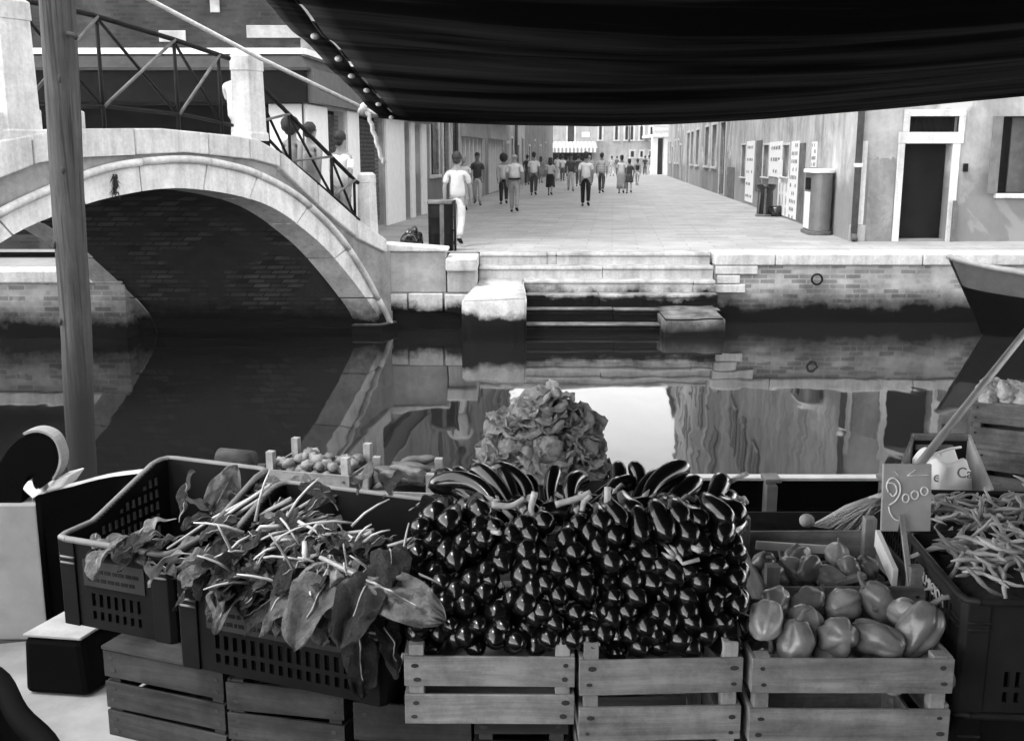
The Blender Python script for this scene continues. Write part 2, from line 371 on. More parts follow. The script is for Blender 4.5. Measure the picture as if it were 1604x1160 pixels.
def quay(label, x0, x1, y, ztop, seams, mat=None):
    t = empty('quay_wall', (0,0,0), 0, label, 'quay wall')
    MB().box(x0, x1, y+.04, 18.8, -2.4, ztop-.2).build('wall', mat or M['quay_brick'], t)
    xs = [x0]+seams+[x1]
    for a, b in zip(xs, xs[1:]):
        c = MB().box(a+.006, b-.006, y-.02+R.uniform(0,.02), 18.9, ztop-.197, ztop+.006+R.uniform(0,.006)); c.build('coping', M['stone'], t, bevel=.025)
    return t
q = quay('brick quay wall with white coping right of the steps', 3.50, 45, 18.2, 1.2, [4.55, 7.1, 9.9, 12.4, 16, 21, 28])
p = at(1279, 437, 18.2)
ring = MB(); ring.tube([p+Vector((.09*math.cos(a*PI/8), -.03, .09*math.sin(a*PI/8))) for a in range(17)], .018, 6); ring.build('mooring_ring', M['iron'], q)
ba = MB()
for k in range(3): ba.box(3.52+.03*(k % 2), 4.05-.1*(k % 2)+.2*(k == 2), 18.20-.012, 18.5, .53+k*.16, .675+k*.16)
ba.build('corner_stone', M['stone'], q, bevel=.015)
quay('low brick quay wall seen beneath the bridge arch', -45, -6.15, 16.6, 1.08, [-20, -13, -9.3])
struct(MB().box(-45, -6.15, 17.2, 18.75, 1.0, 1.094), 'quay_pavement', M['paving'])

st = empty('stone_steps', (0,0,0), 0, 'white stone water steps going down from the street into the canal', 'steps')
for k, (yf, z) in enumerate([(18.4,1.207),(18.1,1.0),(17.85,.79),(17.6,.575),(17.35,.36),(17.08,.14)]):
    x0 = -.57 if k < 2 else .20
    cuts = [x0]+sorted(R.uniform(x0+.6, 3.1) for _ in range(1 if k else 2))+[3.47]
    s_ = MB()
    for a, b in zip(cuts, cuts[1:]): yo = R.uniform(-.01,.01); zo = R.uniform(-.006,.006); s_.box(a+.004, b-.004, yf+yo, 18.9, z+zo-.062, z+zo); s_.box(a+.002, b-.002, yf+yo+.035, 18.88, -2.3+.01*k, z+zo-.0625)
    s_.build('step', M['step_wet'], st, bevel=.018)
def rough_block(name, mat, pts, parent, cutz, amp=.03, seed=0):
    """a worn stone: eight corners, subdivided and roughened"""
    m = MB().add(pts, [(0,3,2,1),(4,5,6,7),(0,1,5,4),(1,2,6,5),(2,3,7,6),(3,0,4,7)])
    bm = bmesh.new(); me = m.mesh(name, mat); bm.from_mesh(me)
    bmesh.ops.bevel(bm, geom=bm.edges[:], offset=.03, segments=2, affect='EDGES'); bmesh.ops.triangulate(bm, faces=[f for f in bm.faces if len(f.verts) > 4])
    bmesh.ops.subdivide_edges(bm, edges=bm.edges[:], cuts=3, use_grid_fill=True)
    for v in bm.verts: v.co += Vector((noise.noise(v.co*2.1+Vector((seed,0,0))), noise.noise(v.co*2.1+Vector((0,seed+9,0))), noise.noise(v.co*2.1+Vector((0,5,seed)))))*amp
    for f in bm.faces: f.smooth = True
    bm.to_mesh(me); bm.free(); o = bpy.data.objects.new(name, me); COL.objects.link(o); o.parent = parent; return o
rough_block('landing_block', stone('landing_stone', .52, wet=(.36, .50), stain=.55), [(-.80,16.35,-1),(.23,16.3,-1),(.24,18.05,-1),(-.60,18.1,-1),(-.80,16.35,.66),(.23,16.3,.68),(.20,18.05,.80),(-.55,18.1,.80)], st, .3, .03, 3)
rough_block('low_block', M['step_wet'], [(2.42,16.72,-1),(3.46,16.75,-1),(3.46,17.6,-1),(2.42,17.6,-1),(2.44,16.72,.28),(3.42,16.75,.30),(3.40,17.6,.40),(2.42,17.6,.38)], st, .3, .03, 8)

pw = empty('parapet_wall', (0,0,0), 0, 'low stone parapet between the bridge foot and the steps', 'wall')
pr = MB(); pr.box(-2.16,-.60,17.55,18.7,-2.4,.62); pr.build('base_wall', stone('base_stone', .62, wet=(.36,.55), stain=.5), pw)
MB().box(-2.10,-1.10,17.50,17.95,.622,1.30).build('wall', plaster('parapet_render', .42, .6, 1.4), pw, bevel=.02)
cp = MB(); cp.add([(-2.12,17.46,1.304),(-1.06,17.46,1.304),(-1.06,17.98,1.304),(-2.12,17.98,1.304),(-2.12,17.46,1.44),(-1.06,17.46,1.36),(-1.06,17.98,1.36),(-2.12,17.98,1.44)], [(0,3,2,1),(4,5,6,7),(0,1,5,4),(1,2,6,5),(2,3,7,6),(3,0,4,7)])
cp.build('coping', M['stone'], pw, bevel=.02)
bl = MB(); bl.box(-1.12,-.55,17.42,17.494,.3,.6); bl.box(-2.1,-1.75,17.48,17.545,.32,.6); bl.box(-1.73,-1.16,17.47,17.545,.3,.61); bl.build('face_stone', stone('face_stone', .68, wet=(.34,.5)), pw, bevel=.015)
MB().box(-1.08,-.585,17.50,18.4,.622,.98).build('pier', M['stone_old'], pw, bevel=.02)
MB().box(-1.10,-.575,17.40,18.45,.984,1.20).build('cap_stone', M['stone'], pw, bevel=.03)

# ------------------------------------------------------------------ the bridge (oblique: s runs along its near face from the far bank)
BP0 = Vector((-2.106, 17.3, 0)); BD = Vector((-.5, -.866, 0)); BN = Vector((.866, -.5, 0))
def BR(s, z, w=0, out=0): return BP0 + BD*s + Vector((-w, 0, z)) + BN*out
inner = smooth_tab([(-.05,-.4),(.13,.0),(.33,.40),(1.06,1.13),(1.76,1.68),(2.79,2.21),(4.17,2.45),(5.31,2.38),(6.23,2.17),(6.82,1.95),(7.7,1.48),(8.6,.75),(9.2,.1)])
outer = smooth_tab([(-.42,-.6),(-.24,-.12),(-.02,.27),(.25,.64),(.55,1.05),(1.14,1.68),(1.98,2.28),(2.77,2.62),(3.36,2.77),(4.2,2.86),(5.27,2.78),(5.95,2.6),(6.78,2.31),(7.8,1.82),(8.9,1.0),(9.7,.1)])
kt = [(-.05,1.52),(.66,1.86),(1.55,2.41),(2.35,2.89),(2.85,3.08),(3.21,3.12),(4.52,3.19),(5.71,3.16),(6.27,3.10),(6.9,2.98),(8.2,2.3),(9.6,1.55)]
kb = [(-.05,1.30),(.67,1.57),(1.56,2.1),(2.46,2.72),(2.95,2.81),(4.13,2.90),(5.75,2.84),(6.28,2.78),(6.9,2.58),(8.2,1.95),(9.6,1.25)]
bridge = empty('stone_bridge', (0,0,0), 0, 'arched white stone bridge with iron railings crossing the canal', 'bridge')
BW = 4.1
def resample(tab, n):
    L = [0]
    for a, b in zip(tab, tab[1:]): L.append(L[-1]+(b-a).length)
    out = []
    for i in range(n+1):
        d = L[-1]*i/n; k = max(j for j in range(len(L)) if L[j] <= d+1e-9); k = min(k, len(tab)-2)
        out.append(tab[k].lerp(tab[k+1], (d-L[k])/(L[k+1]-L[k]+1e-12)))
    return out
IN = resample(inner, 66); OU = resample(outer, 66)
cuts = [0, 7, 13, 19, 25, 30, 36, 41, 47, 53, 60, 66]
for a, b in zip(cuts, cuts[1:]):                                   # voussoirs
    for w_, o_ in ((0, .03), (BW, 0)):
        g = MB(); e = .004; j = R.uniform(-.012, .012)
        A = [BR(p.x, p.y, w_, o_+j) for p in IN[a:b+1]]; B = [BR(lerp(p.x,q.x,.80), lerp(p.y,q.y,.80), w_, o_+j) for p, q in zip(IN[a:b+1], OU[a:b+1])]
        sh = Vector((-.42 if w_ == 0 else .40, 0, 0)); A2 = [p+sh for p in A]; B2 = [p+sh for p in B]
        A[0] = A[0].lerp(A[1], .15); B[0] = B[0].lerp(B[1], .15); A2[0] = A[0]+sh; B2[0] = B[0]+sh
        g.strip(A, B); g.strip(A2, B2); g.strip(A, A2); g.strip(B, B2); g.add([A[0],B[0],B2[0],A2[0]], [(0,1,2,3)]); g.add([A[-1],B[-1],B2[-1],A2[-1]], [(0,1,2,3)])
        g.build('arch_stone', M['stone_wet'], bridge)
mo = MB(); rp = [BR(lerp(p.x,q.x,.89), lerp(p.y,q.y,.89), 0, .045) for p, q in zip(IN, OU)]
for a, b in zip(cuts, cuts[1:]):
    seg = rp[a:b+1]; mo.tube([seg[0].lerp(seg[1], .04)]+seg[1:-1]+[seg[-1].lerp(seg[-2], .04)], .05, 10)
mo.build('arch_moulding', M['stone'], bridge)
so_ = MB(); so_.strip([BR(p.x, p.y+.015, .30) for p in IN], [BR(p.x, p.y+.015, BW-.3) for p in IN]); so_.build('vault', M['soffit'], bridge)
sp = MB()
for w_, off in ((.02, .0), (BW-.02, 0)):
    S = [-.25+i*.15 for i in range(66)]
    ot = [(p.x, p.y) for p in OU]
    sp.strip([BR(s, min(interp(ot, s)-.05, interp(kb, s)), w_) for s in S], [BR(s, interp(kb, s)+.02, w_) for s in S])
sp.build('spandrel', M['spandrel'], bridge)
ks = [-.05,.72,1.62,2.40,3.0,3.75,4.95,5.72,6.34,7.4,8.6,9.6]
for w_, o_ in ((0, .05), (BW-.35, 0)):
    for a, b in zip(ks, ks[1:]):
        S = sorted({a+.013, b-.013}|{s for s, _ in kt+kb if a < s < b}); g = MB()
        poly = [BR(s, interp(kb, s), w_, o_) for s in S]+[BR(s, interp(kt, s), w_, o_) for s in reversed(S)]
        n = len(S)
        A, B = poly[:n], poly[n:][::-1]; sh = Vector((-.36, 0, 0)); A2 = [p+sh for p in A]; B2 = [p+sh for p in B]
        g.strip(A, B); g.strip(A2, B2); g.strip(A, A2); g.strip(B, B2); g.add([A[0],B[0],B2[0],A2[0]], [(0,1,2,3)]); g.add([A[-1],B[-1],B2[-1],A2[-1]], [(0,1,2,3)])
        g.build('kerb_stone', M['stone'], bridge, bevel=.018)
dk = MB()
def deckz(s): return interp(kt, s)-.30
nst = 34
for i in range(nst):                                              # shallow steps over the hump
    s0 = -.5+i*10.2/nst; s1 = s0+10.2/nst; z = max(1.21, deckz((s0+s1)/2))
    dk.add([BR(s0,z,.36),BR(s1,z,.36),BR(s1,z,BW-.36),BR(s0,z,BW-.36),BR(s0,z-.3,.36),BR(s1,z-.3,.36),BR(s1,z-.3,BW-.36),BR(s0,z-.3,BW-.36)], [(0,1,2,3),(0,1,5,4),(1,2,6,5),(2,3,7,6),(3,0,4,7)])
dk.build('walkway', M['stone_old'], bridge)
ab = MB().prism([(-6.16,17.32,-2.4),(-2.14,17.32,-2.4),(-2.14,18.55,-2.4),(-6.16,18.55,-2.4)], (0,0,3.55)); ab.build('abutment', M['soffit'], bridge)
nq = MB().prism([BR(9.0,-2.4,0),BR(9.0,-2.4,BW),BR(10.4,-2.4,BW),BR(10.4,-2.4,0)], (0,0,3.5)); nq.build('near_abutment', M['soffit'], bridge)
ft = MB().prism([BR(-.22,-.5,-.02,.08),BR(.22,-.5,-.02,.08),BR(.22,-.5,.5,.08),BR(-.22,-.5,.5,.08)], (0,0,.66)); ft.build('footing', M['step_wet'], bridge, bevel=.03)
def pillar(s, z0, z1, wd, dp=.13, w0=.12, cap=True):
    base = BR(s, 0, w0); x = BD; y = Vector((-1,0,0)); o = MB()
    def ring_(z, k): return [base+Vector((0,0,z))+x*(sx*wd/2*k)+y*(sy*dp*k) for sx, sy in ((-1,-1),(1,-1),(1,1),(-1,1))]
    L = [(z0, 1.12), (z0+.10, 1.10), (z0+.12, 1.0), (z1-.24, .93), (z1-.235, .99), (z1-.05, .97), (z1, .70)]
    if not cap: L = [(z0,1.05),(z1-.16,.9),(z1-.155,.96),(z1-.04,.9),(z1,.6)]
    for z, k in L: o.v += ring_(z, k)
    for i in range(len(L)-1):
        for k in range(4): o.f.append([i*4+k, i*4+(k+1) % 4, i*4+4+(k+1) % 4, i*4+4+k]); o.m.append(0); o.sm.append(False)
    n = len(L); o.f.append([0,1,2,3]); o.f.append([n*4-4+k for k in range(4)]); o.m += [0,0]; o.sm += [False, False]
    o.build('pillar', M['stone'], bridge, bevel=.015)
pillar(2.78, 3.06, 4.23, .30)
pillar(6.42, 3.02, 4.52, .40, .16, .13)
pillar(.20, 1.55, 2.60, .20, .10, .12, cap=False)
bs = MB(); bs.prism([BR(6.14,3.0,.02),BR(6.9,2.95,.02),BR(6.9,2.95,.34),BR(6.14,3.0,.34)], (0,0,.36)); bs.build('pillar_base', M['stone'], bridge, bevel=.02); bs = MB(); bs.prism([BR(5.55,3.155,.04),BR(5.74,3.155,.04),BR(5.74,3.155,.3),BR(5.55,3.155,.3)], (0,0,.21)); bs.build('pillar_base', M['stone'], bridge, bevel=.02)
ir = MB(); il = MB()
def rail(S_top, S_bot, verts, w_=.12):
    for tab, rr in ((S_top, .032), (S_bot, .024)):
        ir.tube([BR(s, z, w_) for s, z in tab], rr, 7)
    T = [(p[0], p[1]) for p in S_top]; B = [(p[0], p[1]) for p in S_bot]
    T.sort(); B.sort()
    for s in verts: ir.tube([BR(s, interp(T, s), w_), BR(s, interp(kt, s)-.02, w_)], .024, 6)
    for s0, s1 in zip(verts, verts[1:]):
        ir.tube([BR(s0, interp(T, s0), w_+.01), BR(s1, interp(B, s1), w_+.01)], .02, 6)
        il = MB(); il.tube([BR(s1, interp(T, s1), w_-.02), BR(s0, interp(B, s0), w_-.02)], .02, 6); il.build('railing_brace', M['iron_light'], bridge)
mt = [(3.10,4.13),(3.34,4.17),(4.07,4.29),(5.26,4.45),(5.65,4.48),(6.5,4.52)]; mbm = [(3.10,3.26),(3.95,3.37),(5.17,3.43),(5.71,3.41),(6.5,3.36)]
rail(mt, mbm, [6.3, 5.2, 4.05, 3.3])
rail([(.42,2.44),(.47,2.46),(1.08,2.86),(2.04,3.49),(2.84,4.03)], [(.42,1.86),(1.08,2.27),(2.14,2.88),(2.7,3.30)], [2.74, 1.98, 1.06, .52])
ir.build('railing', M['iron'], bridge)
fr = MB()                                                          # the far side's railing
fr.tube([BR(s, interp(kt, s)+1.0, BW-.17) for s in (.4,1.5,2.4,3.1,4.5,5.7,6.5)], .03, 6); fr.tube([BR(s, interp(kt, s)+.25, BW-.17) for s in (.4,1.5,2.4,3.1,4.5,5.7,6.5)], .02, 6)
for s in (.4,1.2,2.0,2.9,4,5.2,6.3): fr.tube([BR(s, interp(kt,s)-.02, BW-.17), BR(s, interp(kt,s)+1.0, BW-.17)], .022, 6)
fr.build('far_railing', M['iron'], bridge)
tuft = MB()
for k in range(40):
    b0 = BR(5.28+R.uniform(-.03,.03), 2.55, 0, .04); b0.z += R.uniform(-.12,.10); d = Vector((R.uniform(-.35,.35), -.3, R.uniform(-1,-.1))).normalized()*R.uniform(.06,.15)
    s_ = d.cross(Vector((0,0,1))).normalized()*.012; tuft.add([b0-s_, b0+s_, b0+d], [(0,1,2)])
tag(tuft.build('weed_tuft', M['hair']), 'dark weed growing from a joint in the bridge arch', 'weed')
# ------------------------------------------------------------------ buildings
Z0 = 1.2
XL = lambda Y: -3.7+.094*(Y-19.2)
XR = lambda Y: 6.72+.094*(Y-21.0)
def YL(u): k = (u-802)/FPX; return -5.505/(.98*k-.094)
def YR(u): k = (u-802)/FPX; return 4.746/(.98*k-.094)
def zof(v, Y): return ZC+Y*math.tan(math.atan((580-v)/FPX)-TH)
def wall_sheet(mb, p, d, L, z0, z1, ops, rev=.22):
    """an upright wall with real openings; p start, d unit direction, openings (s0, s1, z0, z1); inward normal n"""
    p = Vector(p); d = Vector(d).normalized(); n = Vector((-d.y, d.x, 0))
    ss = sorted({0, L}|{x for o in ops for x in o[:2]}); zs = sorted({z0, z1}|{x for o in ops for x in o[2:4]})
    P = lambda s, z, t=0: p+d*s+n*t+Vector((0,0,z))
    for a, b in zip(ss, ss[1:]):
        for c, e in zip(zs, zs[1:]):
            m = ((a+b)/2, (c+e)/2)
            if any(o[0] < m[0] < o[1] and o[2] < m[1] < o[3] for o in ops): continue
            mb.add([P(a,c), P(b,c), P(b,e), P(a,e)], [(0,1,2,3)])
    for s0, s1, a, b in [o[:4] for o in ops]:
        for q in (((s0,a),(s0,b)), ((s1,a),(s1,b)), ((s0,a),(s1,a)), ((s0,b),(s1,b))):
            mb.add([P(*q[0]), P(*q[1]), P(*q[1], rev), P(*q[0], rev)], [(0,1,2,3)])
    return P
def panel(name, P, s0, s1, z0, z1, depth, mat, parent, t=.04, bevel=0):
    """board set at 'depth' behind (+) or before (-) the wall face"""
    mb = MB(); V = [P(s0,z0,depth), P(s1,z0,depth), P(s1,z1,depth), P(s0,z1,depth)]; n = (P(0,0,1)-P(0,0,0))
    mb.prism(V, n*t); return mb.build(name, mat, parent, bevel=bevel)
def framing(name, P, s0, s1, z0, z1, wdt, out, mat, parent, sill=True, base=False):
    mb = MB(); n = (P(0,0,1)-P(0,0,0))
    def bx(a, b, c, e, o=out): mb.prism([P(a,c,-o), P(b,c,-o), P(b,e,-o), P(a,e,-o)], n*(o+.10))
    bx(s0-wdt, s0, z0, z1); bx(s1, s1+wdt, z0, z1); bx(s0-wdt, s1+wdt, z1, z1+wdt)
    if sill: bx(s0-wdt*1.3, s1+wdt*1.3, z0-wdt*.8, z0, out+.05)
    return mb.build(name, mat, parent, bevel=.008)
def window(P, o, parent, mat=None, frame=M['trim'], shutters=None, bars=True, wdt=.13):
    s0, s1, z0, z1 = o; g = panel('window', P, s0, s1, z0, z1, .18, mat or M['glass'], parent, .02)
    framing('frame', P, s0, s1, z0, z1, wdt, .03, frame, g)
    if bars:
        mb = MB(); n = P(0,0,1)-P(0,0,0)
        mb.prism([P((s0+s1)/2-.025,z0,.14),P((s0+s1)/2+.025,z0,.14),P((s0+s1)/2+.025,z1,.14),P((s0+s1)/2-.025,z1,.14)], n*.035)
        mb.build('glazing_bar', M['shutter'], g)
    if shutters:
        wd = (s1-s0)/2
        panel('shutter', P, s0-wd-.02, s0-.02, z0, z1, -.07, M['shutter'], parent, .04); panel('shutter', P, s1+.02, s1+wd+.02, z0, z1, -.07, M['shutter'], parent, .04)
    return g
def slatted(name, P, s0, s1, z0, z1, depth, mat, parent, pitch=.11):
    mb = MB(); n = P(0,0,1)-P(0,0,0); z = z0
    while z < z1-.02:
        e = min(z+pitch-.02, z1); mb.prism([P(s0,z,depth),P(s1,z,depth),P(s1,e,depth),P(s0,e,depth)], n*.03); z += pitch
    mb.prism([P(s0,z0,depth+.025),P(s1,z0,depth+.025),P(s1,z1,depth+.025),P(s0,z1,depth+.025)], n*.02)
    return mb.build(name, mat, parent)
def shell(name, pts, h, mat, parent, skip_front=()):
    """side and back walls and roof slab of a building: plan polygon pts, height h; sides listed in skip are the modelled facades"""
    mb = MB(); n = len(pts)
    for i in range(n):
        if i in skip_front: continue
        a, b = pts[i], pts[(i+1) % n]; mb.add([(a[0],a[1],Z0),(b[0],b[1],Z0),(b[0],b[1],h),(a[0],a[1],h)], [(0,1,2,3)])
    mb.build(name, mat, parent)
def roof(pts, h, parent, over=.35):
    c = Vector((sum(p[0] for p in pts)/len(pts), sum(p[1] for p in pts)/len(pts), 0)); o = [(c+(Vector((p[0],p[1],0))-c)*(1+over/ (Vector((p[0],p[1],0))-c).length)) for p in pts]
    mb = MB(); mb.prism([Vector((q.x,q.y,h)) for q in o], (0,0,.22))
    n = len(o); top = [Vector((q.x,q.y,h+.22)) for q in o]; ap = Vector((c.x,c.y,h+1.6)); mb.add(top+[ap], [(i,(i+1) % n,n) for i in range(n)])
    mb.build('roof', M['pl_dark'], parent)

# left corner shop: canal front (dark recess under a fascia) and street side
YA, YB = 19.2, 31.4
L0 = empty('corner_shop', (0,0,0), 0, 'brick corner building with dark shop front beside the bridge foot', 'building')
mb = MB(); HX = 15.5
dS = Vector((.094,1,0)).normalized(); LS = (YB-YA)*math.hypot(1,.094)
sL = lambda u: (YL(u)-YA)*math.hypot(1,.094)
Pf = wall_sheet(mb, (-16,YA,0), (1,0,0), 12.3, Z0, HX, [(.8,11.68,1.45,3.75)]+[(a,a+.9,z,z+1.5) for z in (6.6,10.4) for a in (1.2,3.8,6.4,9.0)], .35)
wf = mb.build('canal_wall', M['upper_brick'], L0)
for z in (6.6,10.4):
    for a in (1.2,3.8,6.4,9.0): window(Pf, (a,a+.9,z,z+1.5), L0, shutters=True)
mb = MB()
ops = [(sL(511),sL(540),1.25,3.74),(sL(560),sL(600),1.25,3.74),(sL(631),sL(640),1.25,3.74),(sL(647),sL(657),1.25,3.74)]
ups = [(a,a+1.0,z,z+1.6) for z in (6.4,10.2) for a in (1.5,4.5,7.5,10.2)]
Ps = wall_sheet(mb, (XL(YA),YA,0), dS, LS, Z0, HX, ops+ups, .3)
mb.build('street_wall', M['pl_light'], L0)
for o in ops: slatted('roller_shutter', Ps, o[0], o[1], o[2], o[3], .2, M['roller'], L0, .14)
for o in ups: window(Ps, o, L0, shutters=True)
pi_ = MB(); n = Vector((0,1,0))
pi_.box(-4.30,-3.72,YA-.05,YA-.002,Z0,3.76); pi_.build('corner_pier', M['white'], L0, bevel=.01)
for a, b in ((0.02,sL(510)),(sL(541),sL(559)),(sL(602),sL(630)),(sL(640.5),sL(646.5)),(sL(657.5),sL(665))): panel('pilaster', Ps, a, b, Z0, 3.76, -.07, M['white'], L0, .065, .01)
panel('interior', Pf, .6, 11.8, Z0, 4.0, 1.6, M['dark'], L0, .05)
panel('low_panel', Pf, .8, 11.6, Z0+.0, 1.95, .30, M['iron'], L0, .04)
mb = MB()                                                           # dark fascia, wrapped round the corner, with its sloping hood
f1 = MB().box(-16,-3.55,YA-.42,YA-.30,3.77,4.34); f1.build('fascia', M['black'], L0)
mb.prism([Ps(-.30,3.77,-.30),Ps(-.30,4.34,-.30),Ps(LS,4.34,-.30),Ps(LS,3.77,-.30)], (Ps(0,0,0)-Ps(0,0,-1))*.12); mb.build('side_fascia', M['shutter'], L0)
hd = MB(); fr_ = [Vector((-16,YA-.5,4.345)), Vector((-3.50,YA-.5,4.345)), Ps(LS,4.345,-.38)]; bk = [Vector((-16,YA-.02,4.60)), Vector((-3.72,YA-.02,4.60)), Ps(LS,4.60,-.02)]
hd.strip(fr_, bk); hd.strip([p-Vector((0,0,.05)) for p in fr_], [p-Vector((0,0,.05)) for p in bk]); hd.strip(fr_, [p-Vector((0,0,.05)) for p in fr_]); hd.build('hood', grey('hood_lead', .035, .055, 4, .8, .1, spec=.1), L0)
MB().box(-16,-3.66,YA-.10,YA-.003,4.60,4.70).build('cornice', M['white'], L0)
ml = MB(); ml.bar(Ps(0,4.65,-.05),Ps(LS,4.65,-.05),.10,.10); ml.build('cornice', M['white'], L0)
for a, b, c, e in ((250,291,48,66),(387,482,40,60),(330,344,0,20)):
    A = at(a,e,YA); B = at(b,c,YA); pb = MB(); pb.box(A.x, B.x, YA-.03, YA-.002, A.z, B.z); pb.build('stone_plaque', M['pl_light'], L0, bevel=.01)
shell('side_wall', [(-16,YA),(-3.7,YA),(XL(YB),YB),(-16,YB)], HX, M['pl_dark'], L0, (0,1)); roof([(-16,YA),(-3.7,YA),(XL(YB),YB),(-16,YB)], HX, L0)
for a, b in ((sL(511.5),sL(539)),(sL(561),sL(599))):
    nt_ = MB(); k = int((b-a)/.09); m = 24           # fisherman's-net grille before the opening
    for i in range(k+m):
        for sgn in (1,-1):
            s0 = a+(i-m)*.09 if sgn > 0 else a+i*.09; z0, z1 = 1.35, 3.65; s1 = s0+sgn*(z1-z0)*.5
            def clipz(s): return z0+(s-s0)/(s1-s0)*(z1-z0)
            za, zb = sorted((min(max(clipz(a),z0),z1), min(max(clipz(b),z0),z1)))
            if zb-za > .02: nt_.bar(Ps(s0+(za-z0)/(z1-z0)*(s1-s0),za,.1), Ps(s0+(zb-z0)/(z1-z0)*(s1-s0),zb,.1), .008, .008)
    nt_.build('window_net', M['iron_light'], L0)

def row_building(name, label, side, Ya, Yb, h, mat, ops, upper=True, depth=9, extra=None):
    X = XL if side < 0 else XR
    t = empty(name, (0,0,0), 0, label, 'building'); mb = MB(); L = (Yb-Ya)*math.hypot(1,.094)
    ups = []
    if upper:
        n = max(2, int(L/3.2)); zl = [5.6+3.4*k for k in range(int((h-6)/3.4))]
        ups = [((i+.5)*L/n-.5, (i+.5)*L/n+.5, z, z+1.7) for z in zl for i in range(n)]
    go = [o[:4] for o in ops]
    if side < 0:
        P = wall_sheet(mb, (X(Ya),Ya,0), dS, L, Z0, h, go+ups)
    else:
        P1 = wall_sheet(mb, (X(Ya),Ya,0), dS, L, Z0, h, go+ups, -.22); P = lambda s, z, q=0: P1(s, z, -q)
    mb.build('wall', mat, t)
    for o in ops:
        kind = o[4]
        if kind == 'door': d_ = panel('door', P, *o[:4], .16, M['dark_wood'], t, .05); framing('frame', P, *o[:4], .14, .03, M['trim'], d_, sill=False)
        elif kind == 'roll': d_ = slatted('roller_shutter', P, *o[:4], .12, M['roller'], t, .16); framing('frame', P, *o[:4], .14, .04, M['trim'], d_, sill=False)
        elif kind == 'win': window(P, o[:4], t, shutters=o[5] if len(o) > 5 else None)
        elif kind == 'shop':
            g = panel('shop_window', P, *o[:4], .2, M['glass'], t, .03); n_ = max(2, int((o[1]-o[0])/1.0)); mb2 = MB(); nn = P(0,0,1)-P(0,0,0)
            for i in range(n_+1):
                s = lerp(o[0], o[1], i/n_); mb2.prism([P(s-.06,o[2],.03),P(s+.06,o[2],.03),P(s+.06,o[3],.03),P(s-.06,o[3],.03)], nn*.15)
            mb2.build('shop_post', M['white'], g)
            f_ = panel('fascia', P, o[0]-.3, o[1]+.3, o[3]+.02, o[3]+.85, -.16, grey('fascia_board', .24, .34, 3, .7, .1), t, .15); c2 = panel('hood', P, o[0]-.45, o[1]+.45, o[3]+.86, o[3]+1.0, -.55, M['pl_dark'], t, .54)
    for o in ups: window(P, o, t, shutters=R.random() < .6)
    pts = [(X(Ya),Ya),(X(Yb),Yb),(X(Yb)+side*depth,Yb),(X(Ya)+side*depth,Ya)]
    shell('side_wall', pts, h, mat, t, (0,)); roof(pts, h, t, .45)
    if extra: extra(P, t)
    return P, t
q5 = math.hypot(1,.094)
def so(side, Ya, u0, u1):
    f_ = YL if side < 0 else YR; a, b = sorted(((f_(u0)-Ya)*q5, (f_(u1)-Ya)*q5)); return a, b
Ya, Yb = YB+.02, YL(718)
def ex1(P, t):
    pp = MB(); a = so(-1,Ya,712,716)[0]; pp.tube([P(a,Z0+.01,-.08),P(a,15,-.08)], .06, 8); pp.build('drain_pipe', M['pipe'], t)
row_building('town_house', 'grey plastered house right after the corner shop, with a tall street window', -1, Ya, Yb, 15.8, M['pl_mid'],
    [(*so(-1,Ya,674,687),2.3,4.6,'win'),(*so(-1,Ya,694,703),Z0+.02,4.9,'roll'),(*so(-1,Ya,708,713),Z0+.02,4.6,'door')], extra=ex1)
Ya, Yb = YL(718)+.02, YL(760)
row_building('shop_house', 'pale house with a grey fascia over white shop posts, third on the left', -1, Ya, Yb, 14.6, M['pl_light'], [(.9, (Yb-Ya)*q5-1.2, Z0+.02, 3.55, 'shop')])
Ya, Yb = YL(760)+.02, YL(797)
row_building('shop_house', 'dim grey house with a low shop front halfway down the left row', -1, Ya, Yb, 15.2, M['pl_mid'], [(1.2, 7.5, Z0+.02, 3.6, 'shop'), (9.5,10.8,Z0+.02,3.5,'door')])
Ya, Yb = YL(797)+.02, YL(822)
def ex2(P, t):
    pp = MB(); pp.tube([P(3.3,Z0+.01,-.1),P(3.3,9.0,-.1)], .08, 8); pp.build('drain_pipe', M['pipe'], t)
row_building('row_house', 'lower pale house with drain pipe far down the left row', -1, Ya, Yb, 9.5, M['pl_light'], [(1.2,2.2,2.3,3.8,'win'),(5.0,6.2,Z0+.02,3.5,'door'),(8.0,9.2,2.2,3.9,'win')], extra=ex2)
Ya, Yb = YL(822)+.02, YL(866)
row_building('row_house', 'last dark house of the left row, before the square', -1, Ya, Yb, 9.0, M['pl_dark'], [(3.,4.2,Z0+.02,3.5,'door'),(8,9.2,2.2,3.9,'win'),(14,15.2,Z0+.02,3.6,'door'),(20,21.2,2.2,3.9,'win')])

